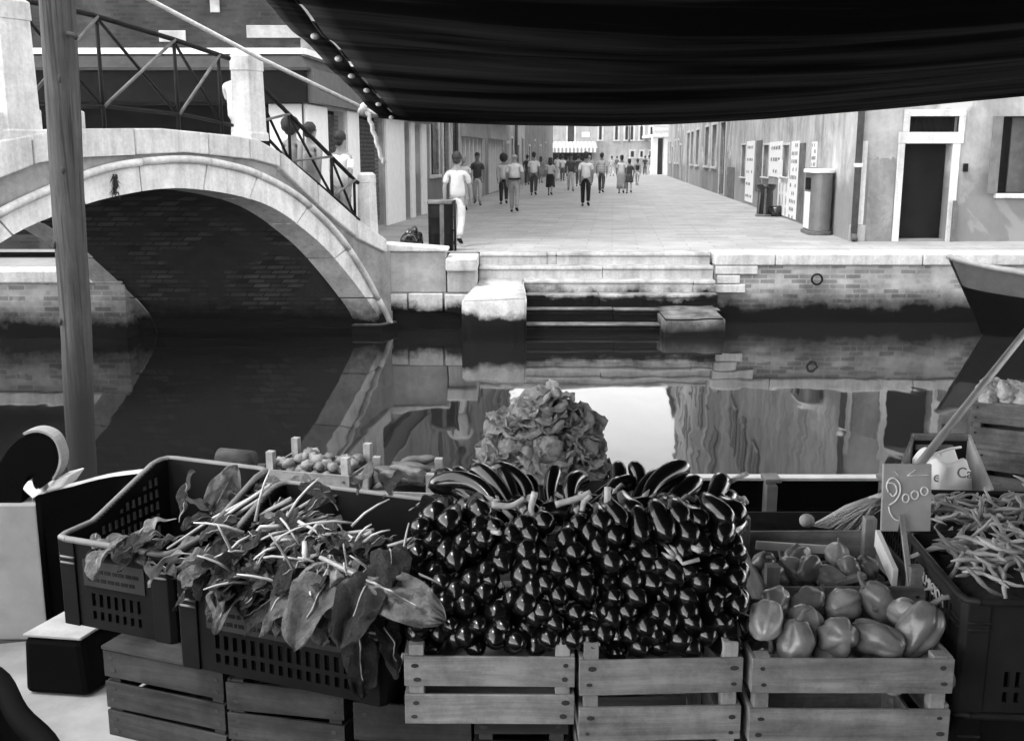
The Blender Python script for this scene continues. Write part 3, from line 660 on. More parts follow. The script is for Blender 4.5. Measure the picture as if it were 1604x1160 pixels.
# right corner building: canal front with the door, street side with posters
R0 = empty('corner_house', (0,0,0), 0, 'stained plaster corner house with a black doorway facing the canal', 'building')
YC = 21.0; xx = lambda u: at(u, 300, YC).x; HR = 16.5
mb = MB(); X0 = 6.72; zz = lambda v: zof(v, YC)
door = (xx(1412)-X0, xx(1486)-X0, 1.24, zz(225)); trn = (xx(1417)-X0, xx(1493)-X0, zz(207), zz(182)); win = (xx(1562)-X0, xx(1612)-X0, zz(303), zz(182))
ups = [(a,a+1.0,z,z+1.7) for z in (6.3,10.3) for a in (1.0,3.0,5.2,7.4)]
P = wall_sheet(mb, (X0,YC,0), (1,0,0), 9.3, Z0, HR, [door, trn, win]+ups, .3); mb.build('canal_wall', M['pl_front'], R0)
d_ = panel('doorway', P, *door, .34, M['dark'], R0, .05)
for k, (a, b) in enumerate(((door[0]-.13, door[0]-.001), (door[1]+.001, door[1]+.15))): panel('door_jamb', P, a, b, Z0, door[3], -.035, M['trim'], R0, .12, .008)
pl_ = MB(); pl_.bar(P(door[1]+.10,Z0,-.10),P(door[1]+.10,2.0,-.10),.06,.06); pl_.build('iron_post', M['iron_light'], R0)
panel('lintel', P, door[0]-.14, door[1]+.2, door[3]+.002, trn[2]-.002, -.04, M['trim'], R0, .12, .008)
def text(body, size, loc, rot, mat, parent, name='lettering', ext=.002, shear=0):
    cu = bpy.data.curves.new(name, 'FONT'); cu.body = body; cu.size = size; cu.extrude = ext; cu.align_x = 'CENTER'; cu.align_y = 'CENTER'; cu.shear = shear
    o = bpy.data.objects.new('t', cu); COL.objects.link(o); bpy.context.view_layer.update()
    me = bpy.data.meshes.new_from_object(o.evaluated_get(bpy.context.evaluated_depsgraph_get())); bpy.data.objects.remove(o)
    me.materials.clear(); me.materials.append(mat); o = bpy.data.objects.new(name, me); COL.objects.link(o); o.location = loc; o.rotation_euler = rot; o.parent = parent; return o
text('1182', .13, P((door[0]+door[1])/2-.05, (door[3]+trn[2])/2, -.045), (PI/2,0,0), grey('carved_number', .4, .5, 5), R0, 'house_number')
tw = panel('transom_window', P, *trn, .2, M['dark'], R0, .03); framing('frame', P, *trn, .12, .03, M['trim'], tw, sill=False)
gb = MB()
for i in range(8): s = lerp(trn[0], trn[1], (i+.5)/8); gb.tube([P(s,trn[2],.1),P(s,trn[3],.1)], .012, 5)
gb.build('grille', M['iron'], tw)
wn = panel('window', P, *win, .28, M['dark'], R0, .03)
sw = MB(); sw.bar(P(win[0]-.02,(win[2]+win[3])/2,-.16),P(win[0]-.28,(win[2]+win[3])/2,-.20),win[3]-win[2],.05,(0,1,0))
shl = MB(); nn = Vector((0,1,0)); a0 = P(win[0]-.01,0,-.03); a1 = P(win[0]-.26,0,-.17)
shl.prism([a0+Vector((0,0,win[2])), a1+Vector((0,0,win[2])), a1+Vector((0,0,win[3])), a0+Vector((0,0,win[3]))], (0,.045,0)); shl.build('shutter', grey('weathered_shutter', .13, .2, 5, .8, .3), R0, bevel=.005)
panel('shutter', P, win[0]+.26, win[1]-.02, win[2]+.02, win[3]-.02, .18, M['shutter'], R0, .04)
panel('sill', P, win[0]-.06, win[1]+.1, win[2]-.09, win[2]-.002, -.09, M['trim'], R0, .2, .01)
panel('stone_pilaster', P, xx(1337)-X0, xx(1354)-X0, zz(352), zz(221), -.05, M['trim'], R0, .048, .008)
panel('pilaster_base', P, xx(1333)-X0, xx(1358)-X0, Z0, zz(352)-.003, -.07, stone('base_grey', .42), R0, .068, .01)
ptch = MB(); n_ = 16
edge = [P(lerp(xx(1359),xx(1400),i/n_)-X0, zz(248)+.10*noise.noise(Vector((i*.9,3,0))), -.012) for i in range(n_+1)]
ptch.prism([P(xx(1400)-X0,Z0,-.012), P(xx(1359)-X0,Z0,-.012)]+edge, (0,.010,0)); ptch.build('render_patch', plaster('patch_plaster', .26, .6, 1.6), R0)
bx_ = MB(); bx_.box(xx(1505),xx(1512),YC-.05,YC-.002,zz(269),zz(256)); bx_.build('bell_plate', M['iron'], R0, bevel=.006)
pp = MB(); pp.tube([P(.05-.02,Z0+.16,-.08),P(.03,HR-.1,-.08)], .065, 10); pp.tube([P(.03,Z0+.26,-.08),P(.03,Z0+.12,-.085),P(.03,Z0+.04,-.16)], .062, 10); pp.build('drain_pipe', M['pipe'], R0)
cl = MB(); cl.tube([P(.03,zz(262),-.08),P(.03,zz(256),-.08)], .085, 10); cl.build('pipe_clamp', M['white'], R0)
for o in ups: window(P, o, R0, shutters=True)
# its street side
YD = YR(1146); LR = (YD-YC)*q5
su = lambda u: (YR(u)-YC)*q5
gz = [(su(u1),su(u0),zof(277,YR((u0+u1)/2)),zof(227,YR((u0+u1)/2))) for u0,u1 in ((1162,1169),(1196,1205),(1227,1237))]
ups = [(a,a+1.0,z,z+1.7) for z in (6.3,10.3) for a in (1.4,4.6,7.8,11,14.2,17)]
mb = MB(); P2 = wall_sheet(mb, (X0,YC,0), dS, LR, Z0, HR, gz+ups, -.22); PS = lambda s, z, q=0: P2(s, z, -q)
mb.build('street_wall', M['pl_light'], R0)
for o in gz: g = window(PS, o, R0, bars=False, wdt=.05); 
for o in ups: window(PS, o, R0, shutters=True)
shell('side_wall', [(X0,YC),(XR(YD),YD),(X0+9.3,YD),(X0+9.3,YC)], HR, M['pl_dark'], R0, (0,3)); roof([(X0,YC),(XR(YD),YD),(X0+9.3,YD),(X0+9.3,YC)], HR, R0, .4)
def zs(v, u): return zof(v, YR(u))
# posters pasted along the wall: each sheet its own thing, with smudged lines of print
for (u0, u1, v0, v1, lab, rows) in [(1240,1252,221,346,'tall narrow white poster with bands of print, nearest the kiosk',10),(1222,1239,279,342,'broad pale poster sheet with dark figures low on the wall',0),
        (1206,1226,222,277,'bright white poster pasted between two small wall windows',3),(1170,1182,221,316,'torn tall white poster beside the farthest small window',5),(1272,1280,222,262,'small pale paper strip above the rounded kiosk',4),(1253,1262,224,348,'tall dark torn poster just left of the kiosk',-1),(1185,1194,220,300,'dark torn poster between the torn white one and the middle wall window',-1),(1141,1152,262,316,'dark weathered notice low on the wall before the house corner',-1)]:
    um = (u0+u1)/2; a, b = su(u1), su(u0); z0_, z1_ = zs(v1,um), zs(v0,um)
    t = panel('wall_poster', PS, a, b, max(z0_,Z0+.05), z1_, -.02, M['paper'] if rows >= 0 else plaster('dark_torn_paper', .17, .4, 2.5), None, .015); tag(t, lab, 'poster', 'posters on the street wall')
    if rows < 0: continue
    if rows:
        ink = MB(); nn = PS(0,0,1)-PS(0,0,0)
        for k in range(rows):
            zc = lerp(z0_, z1_, (k+.5)/rows)
            for j in range(4):
                s_ = lerp(a, b, .15+.2*j); e_ = lerp(a, b, .15+.2*j+R.uniform(.08,.16)); hh = min(.05, (z1_-z0_)/rows*.3)
                if R.random() < .8: ink.prism([PS(s_,zc-hh,-.026),PS(e_,zc-hh,-.026),PS(e_,zc+hh*R.uniform(.2,1),-.026),PS(s_,zc+hh,-.026)], nn*.004)
        ink.build('print', M['ink'], t)
    else:
        ink = MB(); nn = PS(0,0,1)-PS(0,0,0)
        for j in range(3):
            for k in range(3):
                c0, zc = lerp(a,b,.2+.3*j), lerp(z0_,z1_,.18+.3*k); ink.prism([PS(c0+.10*math.cos(q*PI/4)*R.uniform(.5,1),zc+.2*math.sin(q*PI/4)*R.uniform(.5,1),-.026) for q in range(8)], nn*.004)
        ink.build('print', grey('pale_print', .3, .4, 5), t)
row_r = [(1146,1098,16.8,M['pl_mid'],'weathered house just past the poster wall on the right row',[(1128,1136,'door'),(1115,1122,'win'),(1104,1110,'win')]),
         (1098,1070,19.8,M['pl_light'],'pale peeling house midway along the right row',[(1090,1095,'win'),(1082,1086,'win'),(1076,1080,'door')]),
         (1070,1056,15.0,M['pl_mid'],'tall grey house towards the far end of the right row',[]),(1056,1048,14.2,M['pl_light'],'last pale house of the right row by the far portico',[])]
for u0, u1, h, m_, lab, oo in row_r:
    Ya, Yb = YR(u0)+.02, YR(u1)
    ops = []
    for a, b, k in oo:
        s0, s1 = so(1, Ya, a, b); ops.append((s0, s1, Z0+.02 if k == 'door' else 2.4, 4.3, k))
    if not oo: ops = [(2,3.3,Z0+.02,3.6,'door'),(5,6.2,2.4,4.0,'win'),(8.5,9.7,2.4,4.0,'win')]
    row_building('row_house', lab, 1, Ya, Yb, h, m_, ops)
# the palazzo closing the street
YE = 108.0
E0 = empty('far_palazzo', (0,0,0), 0, 'long pale building with arched windows closing the far end of the street', 'building')
ze = lambda v: zof(v, YE); xe = lambda u: at(u, 240, YE).x
mb = MB(); lan = [(xe(u)-xe(u-4), u) for u in (940,965,981,989,1004)]
ops = [(xe(u-2.2)+8, xe(u+2.2)+8, ze(219), ze(199)) for u in (940,965,981,989,1004,1020,1046,1060)]+[(xe(a)+8, xe(b)+8, ze(246), ze(237)) for a, b in ((988,993),(1003,1007),(1017,1022))]+[(xe(889)+8,xe(899)+8,ze(222),ze(196))]+[(a,a+1.4,z,z+2.6) for z in (8.6,13.4) for a in (3,7,11,15,19,23,27,31)]
PE = wall_sheet(mb, (-8,YE,0), (1,0,0), 50, Z0, 17.2, ops, .4); mb.build('wall', plaster('far_plaster', .42, .7, .25), E0)
for o in ops: window(PE, o, E0, M['hazed_glass'], bars=False, wdt=.18)
ar = MB()
for u in (940,965,981,989,1004):
    x = (xe(u-2.2)+xe(u+2.2))/2; r_ = (xe(u+2.2)-xe(u-2.2))/2; z = ze(199)
    ar.prism([Vector((x-r_,YE-.05,z)), Vector((x+r_,YE-.05,z)), Vector((x+r_*.5,YE-.05,z+r_*.9)), Vector((x,YE-.05,z+r_*1.5)), Vector((x-r_*.5,YE-.05,z+r_*.9))], (0,.045,0))
ar.build('window_arch', M['hazed_glass'], E0)
pq = MB(); pq.box(xe(911),xe(923),YE-.06,YE-.002,ze(215),ze(207)); pq.build('stone_plaque', M['white'], E0)
shell('side_wall', [(-8,YE),(42,YE),(42,YE+12),(-8,YE+12)], 17.2, M['pl_mid'], E0, (0,)); roof([(-8,YE),(42,YE),(42,YE+12),(-8,YE+12)], 17.2, E0, .6)
aw = empty('striped_awning', (0,0,0), 0, 'striped shop awning with hanging valance at the far end of the street', 'awning')
a0, a1 = xe(857), xe(933); dark_s = grey('awning_stripe', .28, .34, 4); ns = 26
mbA = MB(); yb, yf = YE-.02, YE-2.6; zt, zb = ze(223.5)+.1, ze(232)
for i in range(ns):
    mbA.cur = i % 2; x0, x1 = lerp(a0,a1,i/ns), lerp(a0,a1,(i+1)/ns)
    mbA.prism([(x0,yb,zt),(x1,yb,zt),(x1,yf,zb),(x0,yf,zb)], (0,0,-.03)); mbA.prism([(x0+.004,yf-.035,zb),(x1-.004,yf-.035,zb),(x1-.004,yf-.035,zb-.45),(x0+.004,yf-.035,zb-.45)], (0,.03,0))
mbA.build('canopy', [M['white'], dark_s], aw)
sd = MB(); sd.prism([(a1+.01,yb,zt-.04),(a1+.01,yf,zb-.04),(a1+.01,yf,zb-.45),(a1+.01,yb,zb-.45)], (.04,0,0)); sd.build('side_flap', M['shutter'], aw)
panel('shop_window', PE, a0+8.2, a1+7.6, Z0+.05, zb-.1, -.06, M['dark'], aw, .05)
po = empty('stone_portico', (0,0,0), 0, 'white stone doorway with balcony at the far right end of the street', 'portico')
pm = MB(); 
for u in (1024.5,1043): x = at(u,240,YE-8).x; pm.box(x-.28,x+.28,YE-8.4,YE-7.8,Z0,ze(217))
pm.box(at(1021,240,YE-8).x, at(1052,240,YE-8).x, YE-8.6, YE-.01, ze(217)+.003, ze(213)); pm.build('door_surround', M['white'], po)
bl_ = MB()
for k in range(14): x = lerp(at(1022,240,YE-8).x, at(1050,240,YE-8).x, k/13); bl_.tube([(x,YE-8.4,ze(213)),(x,YE-8.4,ze(200))], .1, 6)
bl_.bar((at(1021,240,YE-8).x,YE-8.4,ze(199.5)),(at(1052,240,YE-8).x,YE-8.4,ze(199.5)),.3,.2); bl_.build('balustrade', M['white'], po)
wl_ = MB(); wl_.box(at(1027.5,240,YE-8).x, at(1040.5,240,YE-8).x, YE-7.6, YE-7.5, Z0, ze(217)-.1); wl_.build('door', M['dark_wood'], po)
# unseen house added behind the camera to shape foreground light and eggplant reflections
NB = empty('unseen_house', (0,0,0), 0, 'plain plastered house on the near quay behind the market boat', 'building')
mb = MB(); no = [(a,a+1.1,z,z+2.) for z in (2.4,6.2) for a in range(2,22,4)]
pn = wall_sheet(mb, (22,-6.5,0), (-1,0,0), 24.5, Z0, 12, no); mb.build('wall', plaster('near_dark_plaster', .035, .6, .8), NB)
for o in no: panel('window', pn, *o, .2, M['glass'], NB, .03)
shell('side_wall', [(22,-6.5),(-2.5,-6.5),(-2.5,-15),(22,-15)], 12, M['pl_dark'], NB, (0,)); roof([(22,-6.5),(-2.5,-6.5),(-2.5,-15),(22,-15)], 12, NB, .4)

# ------------------------------------------------------------------ street furniture
def drum(c, r, h, label):
    t = empty('litter_drum', c, 0, label, 'litter bin'); b = MB(); b.lathe([(r*.97,0),(r,.02),(r,h*.33),(r*1.02,h*.345),(r,h*.36),(r,h*.64),(r*1.02,h*.655),(r,h*.67),(r,h-.06)], 22); b.build('body', M['black'], t)
    l = MB(); l.lathe([(r*1.06,h-.075),(r*1.08,h-.06),(r*1.08,h-.02),(r*1.0,h-.005),(r*.84,h),(r*.82,h-.03)], 22); l.build('rim', M['iron_light'], t)
    s = MB(); s.add([(r*1.015*math.sin(a),-r*1.015*math.cos(a),z) for z in (.01,h-.08) for a in (-.02,.09,.2,.3)], [(0,1,5,4),(1,2,6,5),(2,3,7,6)]); s.build('pale_stripe', M['iron_light'], t, solid=.01)
    p = MB(); p.tube([(r*1.16,-.12,0),(r*1.13,-.12,h)], .022, 8); p.tube([(r*1.13,-.12,h-.05),(r*.8,-.1,h-.05)], .018, 6); p.tube([(r*1.13,-.12,h*.4),(r*.8,-.1,h*.4)], .018, 6); p.build('post', M['iron'], t)
    return t
g_ = onz(687, 397, 1.206); drum((g_.x, 18.95, 1.2), .225, .90, 'dark litter drum with one pale upright stripe by the parapet')
b = MB(); c = onz(653, 385, 1.2); 
b.ball((c.x,18.95,1.2+.17), (.21,.19,.19), 20, 14, None, .45, 4); b.ball((c.x+.05,18.93,1.2+.36), (.07,.07,.07), 10, 8, None, .6, 2)
tag(b.build('rubbish_bag', M['bag'], sub=1), 'tied black rubbish bag beside the litter drum', 'rubbish bag')
k = at(1282, 362, 23.0); kx = XR(23.0)
ki = empty('street_kiosk', (kx-.30, 22.8, 1.2), -math.atan(.094), 'shoulder-high metal kiosk with a rounded end against the right wall', 'kiosk')
def rounded(r, x0, x1, z0, z1):
    return [(x0, r, z0)]+[( (x0+x1)/2+ (x1-x0)/2*math.cos(PI+PI*i/14), -abs((x1-x0)/2*math.sin(PI*i/14)), z0) for i in range(15)]+[(x1, r, z0)]
m_ = MB(); m_.prism(rounded(.75,-.22,.22,.08,0), (0,0,1.22)); m_.build('body', M['metal'], ki, bevel=.01)
m_ = MB(); m_.prism(rounded(.8,-.26,.26,1.304,0), (0,0,.08)); m_.build('top', M['white'], ki, bevel=.012)
m_ = MB(); m_.prism(rounded(.8,-.26,.26,0,0), (0,0,.078)); m_.build('base', M['iron_light'], ki, bevel=.012)
m_ = MB(); m_.box(-.235,-.222,.05,.62,.95,1.2); m_.build('slot', M['dark'], ki); m_ = MB(); m_.box(-.232,-.222,.06,.66,.12,.9); m_.build('notice', M['paper'], ki)
g_ = Vector((XR(30.0)-.42, 30.0, 1.2)); bn = empty('funnel_bin', g_, 0, 'black bin with a flared funnel top standing under the posters', 'litter bin')
m_ = MB(); m_.lathe([(.20,.06),(.19,.1),(.16,.6),(.17,.66),(.27,.80),(.275,.88),(.25,.89),(.15,.7)], 16); m_.build('body', M['bag'], bn)
m_ = MB(); 
for a in (.6,2.4,4.4): m_.bar((.25*math.cos(a),.25*math.sin(a),0),(.235*math.cos(a),.235*math.sin(a),.84),.05,.03)
m_.lathe([(.28,0),(.28,.055)], 16); m_.build('frame', M['iron_light'], bn)
m_ = MB(); m_.ball((.10,.05,.16),(.22,.2,.17),14,10,None,.5,7); tg = m_.build('rubbish_bag', M['bag']); tg.location = g_+Vector((.17,-.25,-.02)); tag(tg, 'slumped black rubbish bag beside the funnel bin', 'rubbish bag')
m_ = MB(); t = panel('bin_notice', PS, (29.9-YC)*q5, (30.7-YC)*q5, 2.25, 2.75, -.03, M['paper'], None, .02); tag(t, 'little white notice on the wall above the funnel bin', 'notice')
# ------------------------------------------------------------------ people
def skinned(name, nodes, edges, mat, parent, sub=1):
    """nodes: (x, y, z, rx[, ry]); one continuous skin grown over a skeleton of edges, baked to a plain mesh"""
    me = bpy.data.meshes.new(name); me.from_pydata([n[:3] for n in nodes], edges, [])
    o = bpy.data.objects.new('grow', me); COL.objects.link(o)
    md = o.modifiers.new('k', 'SKIN'); md.use_smooth_shade = True; md.branch_smoothing = .6
    if not me.skin_vertices: me.skin_vertices.new() if hasattr(me.skin_vertices, 'new') else None
    for i, n in enumerate(nodes):
        sv = me.skin_vertices[0].data[i]; sv.radius = (n[3], n[4] if len(n) > 4 else n[3]); sv.use_root = (i == 0)
    if sub: s = o.modifiers.new('s', 'SUBSURF'); s.levels = sub; s.render_levels = sub
    bpy.context.view_layer.update(); dg = bpy.context.evaluated_depsgraph_get()
    nm = bpy.data.meshes.new_from_object(o.evaluated_get(dg)); nm.name = name; bpy.data.objects.remove(o)
    nm.materials.clear(); nm.materials.append(mat)
    for p in nm.polygons: p.use_smooth = True
    r = bpy.data.objects.new(name, nm); COL.objects.link(r); r.parent = parent; return r
def person(label, pos, face, H=1.75, top=.6, bottom=.05, hair='short', haircol=None, skin=None, stride=.35, arms=(.3,-.3), elbow=.25, skirt=None, shorts=False, sleeve=True, belt=False, wide=1.08, group='people walking in the street', bare=False, pattern=False):
    """local frame: faces +Y, x to the right; 'face' turns it about z"""
    t = empty('person', pos, face, label, 'person', group); k = H/1.75; S = skin or M['skin']
    def leg(sx, sw):
        hip = Vector((sx*.088,0,.90)); kn = hip+Vector((sx*.005, .43*math.sin(sw), -.43*math.cos(sw))); b = sw-(.12 if sw > 0 else .45)
        an = kn+Vector((0, .40*math.sin(b), -.40*math.cos(b))); lift = .5 if sw < -.15 else 0
        hl = an+Vector((0,-.045,-.05)); toe = an+Vector((sx*.02, .14*math.cos(lift), -.055-.12*math.sin(lift))); return hip, kn, an, hl, toe
    def arm(sx, sw):
        sh = Vector((sx*.165*wide,-.005,1.375)); el = sh+Vector((sx*.045, .28*math.sin(sw), -.28*math.cos(sw))); e = sw+elbow
        wr = el+Vector((-sx*.005, .25*math.sin(e), -.25*math.cos(e))); return sh, el, wr, (wr-el).normalized()
    legs = [leg(-1, stride), leg(1, -stride)]; armz = [arm(-1, arms[0]), arm(1, arms[1])]
    low = min(min(l[3].z-.03, l[4].z-.025) for l in legs); off = Vector((0,0,-low))
    nd = []; ed = []
    def nod(p, rx, ry=None, par=None):
        p = (Vector(p)+off)*k; nd.append((p.x,p.y,p.z,rx*k,(ry or rx)*k)); i = len(nd)-1
        if par is not None: ed.append((par, i))
        return i
    w_ = wide
    pe = nod((0,0,.95), .13*w_, .10); be = nod((0,.005,1.10), .125*w_, .09, pe); ch = nod((0,-.005,1.28), .135*w_, .10, be); up = nod((0,-.01,1.42), .085, .07, ch)
    ne = nod((0,0,1.50), .052, .055, up); ja = nod((0,.022,1.575), .062, .075, ne); he = nod((0,.01,1.655), .075, .092, ja); tp = nod((0,0,1.715), .055, .07, he)
    no_ = nod((0,.108,1.612), .012, .016, ja)
    for sx in (-1,1): nod((sx*.082,-.005,1.62), .012, .02, ja)
    for sx, l in zip((-1,1), legs):
        h = nod(l[0], .085, .085, pe); kn = nod(l[1], .055, .057, h); ca = nod(l[1].lerp(l[2],.35)+Vector((0,-.012,0)), .052, .054, kn); an = nod(l[2], .036, .038, ca); nod(l[3], .03, .03, an); nod(l[4], .036, .022, an)
    for sx, (sh, el, wr, d) in zip((-1,1), armz):
        s = nod(sh, .052, .054, up); m = nod(sh.lerp(el,.5), .047, .048, s); e = nod(el, .040, .041, m); f = nod(el.lerp(wr,.4), .040, .041, e); g = nod(wr, .027, .030, f)
        pm = nod(wr+d*.055, .020, .036, g); y = Vector((0,1,0)); y = (y-d*y.dot(d)).normalized(); xin = Vector((-sx,0,0))
        for q, ln in zip((-1.5,-.5,.5,1.5), (.060,.072,.075,.066)):
            b0 = nod(wr+d*.095+y*(-q*.017), .0095, .0095, pm); b1 = nod(wr+d*(.095+ln*.55)+y*(-q*.018)+xin*.012, .0085, .0085, b0); nod(wr+d*(.095+ln)+y*(-q*.016)+xin*.034, .007, .007, b1)
        tb = nod(wr+d*.045+y*.036, .011, .011, pm); nod(wr+d*.085+y*.052+xin*.012, .0085, .0085, tb)
    skinned('body', nd, ed, S, t)
    ey = MB()
    for sx in (-1,1): ey.ball((Vector((sx*.031,.092,1.645))+off)*k, .012*k, 8, 6)
    ey.build('eyes', M['ink'], t); mo_ = MB(); mo_.tube([(Vector((x,.094-abs(x)*.5,1.565))+off)*k for x in (-.022,0,.022)], .006*k, 5); mo_.build('mouth', M['skin_dark'], t)
    # clothes
    nd = []; ed = []
    if bare:
        a = nod((0,0,.98), .145*w_, .115); b = nod((0,0,1.12), .138*w_, .105, a); c = nod((0,-.002,1.30), .142*w_, .11, b); nod((0,-.004,1.355), .12*w_, .10, c)
    else:
        a = nod((0,0,.86 if not belt else .97), .160*w_, .128); b = nod((0,.006,1.08), .152*w_, .122, a); c = nod((0,-.008,1.27), .158*w_, .122, b); d0 = nod((0,-.012,1.385), .135*w_, .092, c); nod((0,-.008,1.455), .072, .07, d0)
        for (sh, el, wr, d) in armz:
            s = nod(sh+Vector((0,0,-.02)), .060, .066, d0); m = nod(sh.lerp(el,.5), .060, .064, s); e = nod(sh.lerp(el,.78), .062, .066, m)
            if not sleeve: e2 = nod(el, .05, .05, e); nod(el.lerp(wr,.85), .04, .04, e2)
    tm = cloth(top) if not pattern else pattern
    skinned('shirt', nd, ed, tm, t)
    if skirt:
        m = MB(); L = skirt; pr_ = [(.135*w_,1.0),(.165*w_,.88),(.19*w_,.75),(.20*w_,1.0-L*.8),(.205*w_,1.0-L),(.19*w_,1.0-L+.005)]
        m.lathe([(r,z) for r, z in pr_], 20, Matrix.Translation(off*k) @ Matrix.Diagonal((k,k*.86,k,1)), lambda a, z: 1+.05*math.sin(a*6)*(1.0-z)); m.build('skirt', cloth(bottom), t)
    else:
        nd = []; ed = []; a = nod((0,0,.98), .142*w_, .118); b = nod((0,0,.90), .150*w_, .125, a)
        for sx, l in zip((-1,1), legs):
            h = nod(l[0]+Vector((0,0,-.04)), .096*w_, .105, b)
            if shorts: nod(l[0].lerp(l[1],.6), .088, .092, h)
            else: kn = nod(l[1], .074, .078, h); ca = nod(l[1].lerp(l[2],.5), .066, .070, kn); nod(l[2]+Vector((0,0,.01)), .06, .064, ca)
        skinned('shorts' if shorts else 'trousers', nd, ed, cloth(bottom), t)
    if belt: m = MB(); m.lathe([(.150*w_,.965),(.153*w_,.97),(.153*w_,1.0),(.150*w_,1.005)], 20, Matrix.Translation(off*k) @ Matrix.Diagonal((k,k*.84,k,1))); m.build('belt', M['black'], t)
    for l in legs:
        nd = []; ed = []; a = nod(l[2]+Vector((0,-.01,-.01)), .042, .042); b = nod(l[3], .04, .03, a); c = nod(l[4].lerp(l[3],.4), .045, .033, a); nod(l[4]+Vector((0,.02,0)), .04, .024, c)
        skinned('shoe', nd, ed, M['black'] if bottom < .5 else cloth(.3), t)
    hm = haircol or M['hair']; m = MB(); o2 = off
    if hair == 'short':
        m.ball((Vector((0,-.012,1.675))+o2)*k, (.092*k,.108*k,.095*k), 14, 10, Matrix.Rotation(.55,3,'X'), .10, H*9)
        m.ball((Vector((0,-.052,1.61))+o2)*k, (.078*k,.055*k,.075*k), 12, 8, None, .1, H*7)
    elif hair == 'afro': m.ball((Vector((0,-.03,1.67))+o2)*k, (.155*k,.145*k,.155*k), 18, 12, None, .22, H*5)
    elif hair == 'long':
        m.ball((Vector((0,-.015,1.67))+o2)*k, (.10*k,.115*k,.10*k), 14, 10, Matrix.Rotation(.5,3,'X'), .1, H*9)
        m.ball((Vector((0,-.06,1.54))+o2)*k, (.105*k,.06*k,.16*k), 14, 10, None, .15, H*3)
    elif hair == 'ring': m.ball((Vector((0,-.035,1.635))+o2)*k, (.093*k,.075*k,.055*k), 14, 8, Matrix.Rotation(.3,3,'X'), .1, 3)
    m.build('hair', hm, t); return t
ST = 1.2
def ground(u, v): p = onz(u, v, ST); return (p.x, p.y, ST)
AW = -.094                                                       # turned to walk away down the street
def stripes():
    m, n, b = nodes_of('striped_shirt'); vec = coords(n, 'Object', (1,1,1), False); x = n.nodes.new('ShaderNodeTexWave'); x.bands_direction = 'Z'; x.inputs['Scale'].default_value = 4.2
    n.links.new(vec, x.inputs[0]); n.links.new(ramp(n, x.outputs['Fac'], [(.45,.28),(.55,.6)]), b.inputs['Base Color']); b.inputs['Roughness'].default_value = .9; return m
person('man all in white walking away beside the striped litter drum', ground(717,384), AW, 1.74, .52, .47, stride=.30, arms=(-.25,.28), wide=1.12)
person('man in dark open shirt and pale trousers walking towards us on the left', ground(748,321), PI, 1.78, .045, .42, hair='short', skin=M['skin_dark'], stride=.25, arms=(.3,-.2), wide=1.05)
person('woman with a big round mop of black hair and black trousers', ground(789,320), AW+.1, 1.70, .50, .02, hair='afro', stride=.22, arms=(.2,-.1), sleeve=False)
person('stout grey-haired man in pale shirt, belt and grey trousers', ground(806,332), AW, 1.76, .60, .30, hair='ring', haircol=M['hair_grey'], stride=.20, arms=(.15,-.2), wide=1.22, belt=True)
person('man in loose white shirt and dark jeans, arm bent behind the mop-haired woman', ground(836,306), AW, 1.82, .74, .05, stride=.18, arms=(.1,-.05), elbow=.7)
person('woman in pale top and knee-length black skirt with a dark bag', ground(862,306), AW-.1, 1.60, .50, .015, hair='long', stride=.18, skirt=.62, arms=(.1,-.2))
person('long-haired woman in a grey dress, half hidden between two walkers', ground(847,287), AW, 1.64, .22, .20, hair='long', stride=.2, skirt=.5)
person('man in dark polo shirt and pale trousers coming towards us mid street', ground(894,299), PI, 1.78, .07, .48, skin=M['skin_dark'], stride=.22, arms=(.2,-.2))
person('man in white short-sleeved shirt and black trousers alone in mid street', ground(917,323), AW, 1.79, .72, .012, stride=.16, arms=(-.1,.1), elbow=.35, wide=1.08)
person('broad man in a striped shirt and dark jeans', ground(942,303), AW-.1, 1.82, .5, .06, stride=.3, arms=(.2,-.2), wide=1.15, pattern=stripes())
person('woman in white top and long patterned skirt, arm in arm with a girl', ground(973,303), AW, 1.70, .66, .30, hair='short', stride=.18, skirt=.78, arms=(.1,-.1))
person('slim bare-legged girl in dark dress beside the patterned skirt', ground(985,303), AW, 1.55, .06, .06, hair='short', stride=.3, skirt=.42)
person('child in black crop top and pale shorts, far right of the walkers', ground(998,291), AW-.2, 1.52, .03, .5, hair='short', stride=.25, shorts=True, bare=True)
person('dark-clad figure far off near the portico', ground(1010,274), AW, 1.7, .05, .05, stride=.2)
person('dark-haired man in black just left of the loose white shirt', ground(826,290), AW, 1.74, .04, .06, stride=.2)
person('pale-haired walker in white half hidden by the man all in white', ground(727,330), AW, 1.68, .62, .4, hair='short', haircol=M['hair_grey'], stride=.2)
person('dark-haired man partly hidden left of the white short-sleeved shirt', ground(906,292), AW, 1.75, .08, .1, stride=.2)
person('bald man glimpsed between the white shirt and the striped shirt', ground(923,290), PI, 1.76, .4, .2, hair='ring', haircol=M['hair_grey'], stride=.2)
for i, (u, v, c, lab) in enumerate([(873,284,.7,'far white-clad walker, left one of a pair below the striped awning'),(881,284,.66,'far white-clad walker, right one of a pair below the striped awning'),(958,276,.62,'far pale figure right of the striped shirt'),(966,272,.1,'far dark figure behind the patterned skirt woman'),(1016,273,.4,'far seated-looking grey figure beside the dark-clad one'),(889,276,.3,'far grey figure right below the awning valance')]):
    person(lab, ground(u,v), AW+R.uniform(-.3,.3), R.uniform(1.62,1.78), c, R.choice((.1,.4,.6)), stride=R.uniform(.1,.3))
def onbridge(s, w_): p = BR(s, 0, w_); return (p.x, p.y, max(1.215, deckz(s)+.01))
gb_ = 'people crossing the bridge'; DN = math.atan2(-.5, .866)*-1
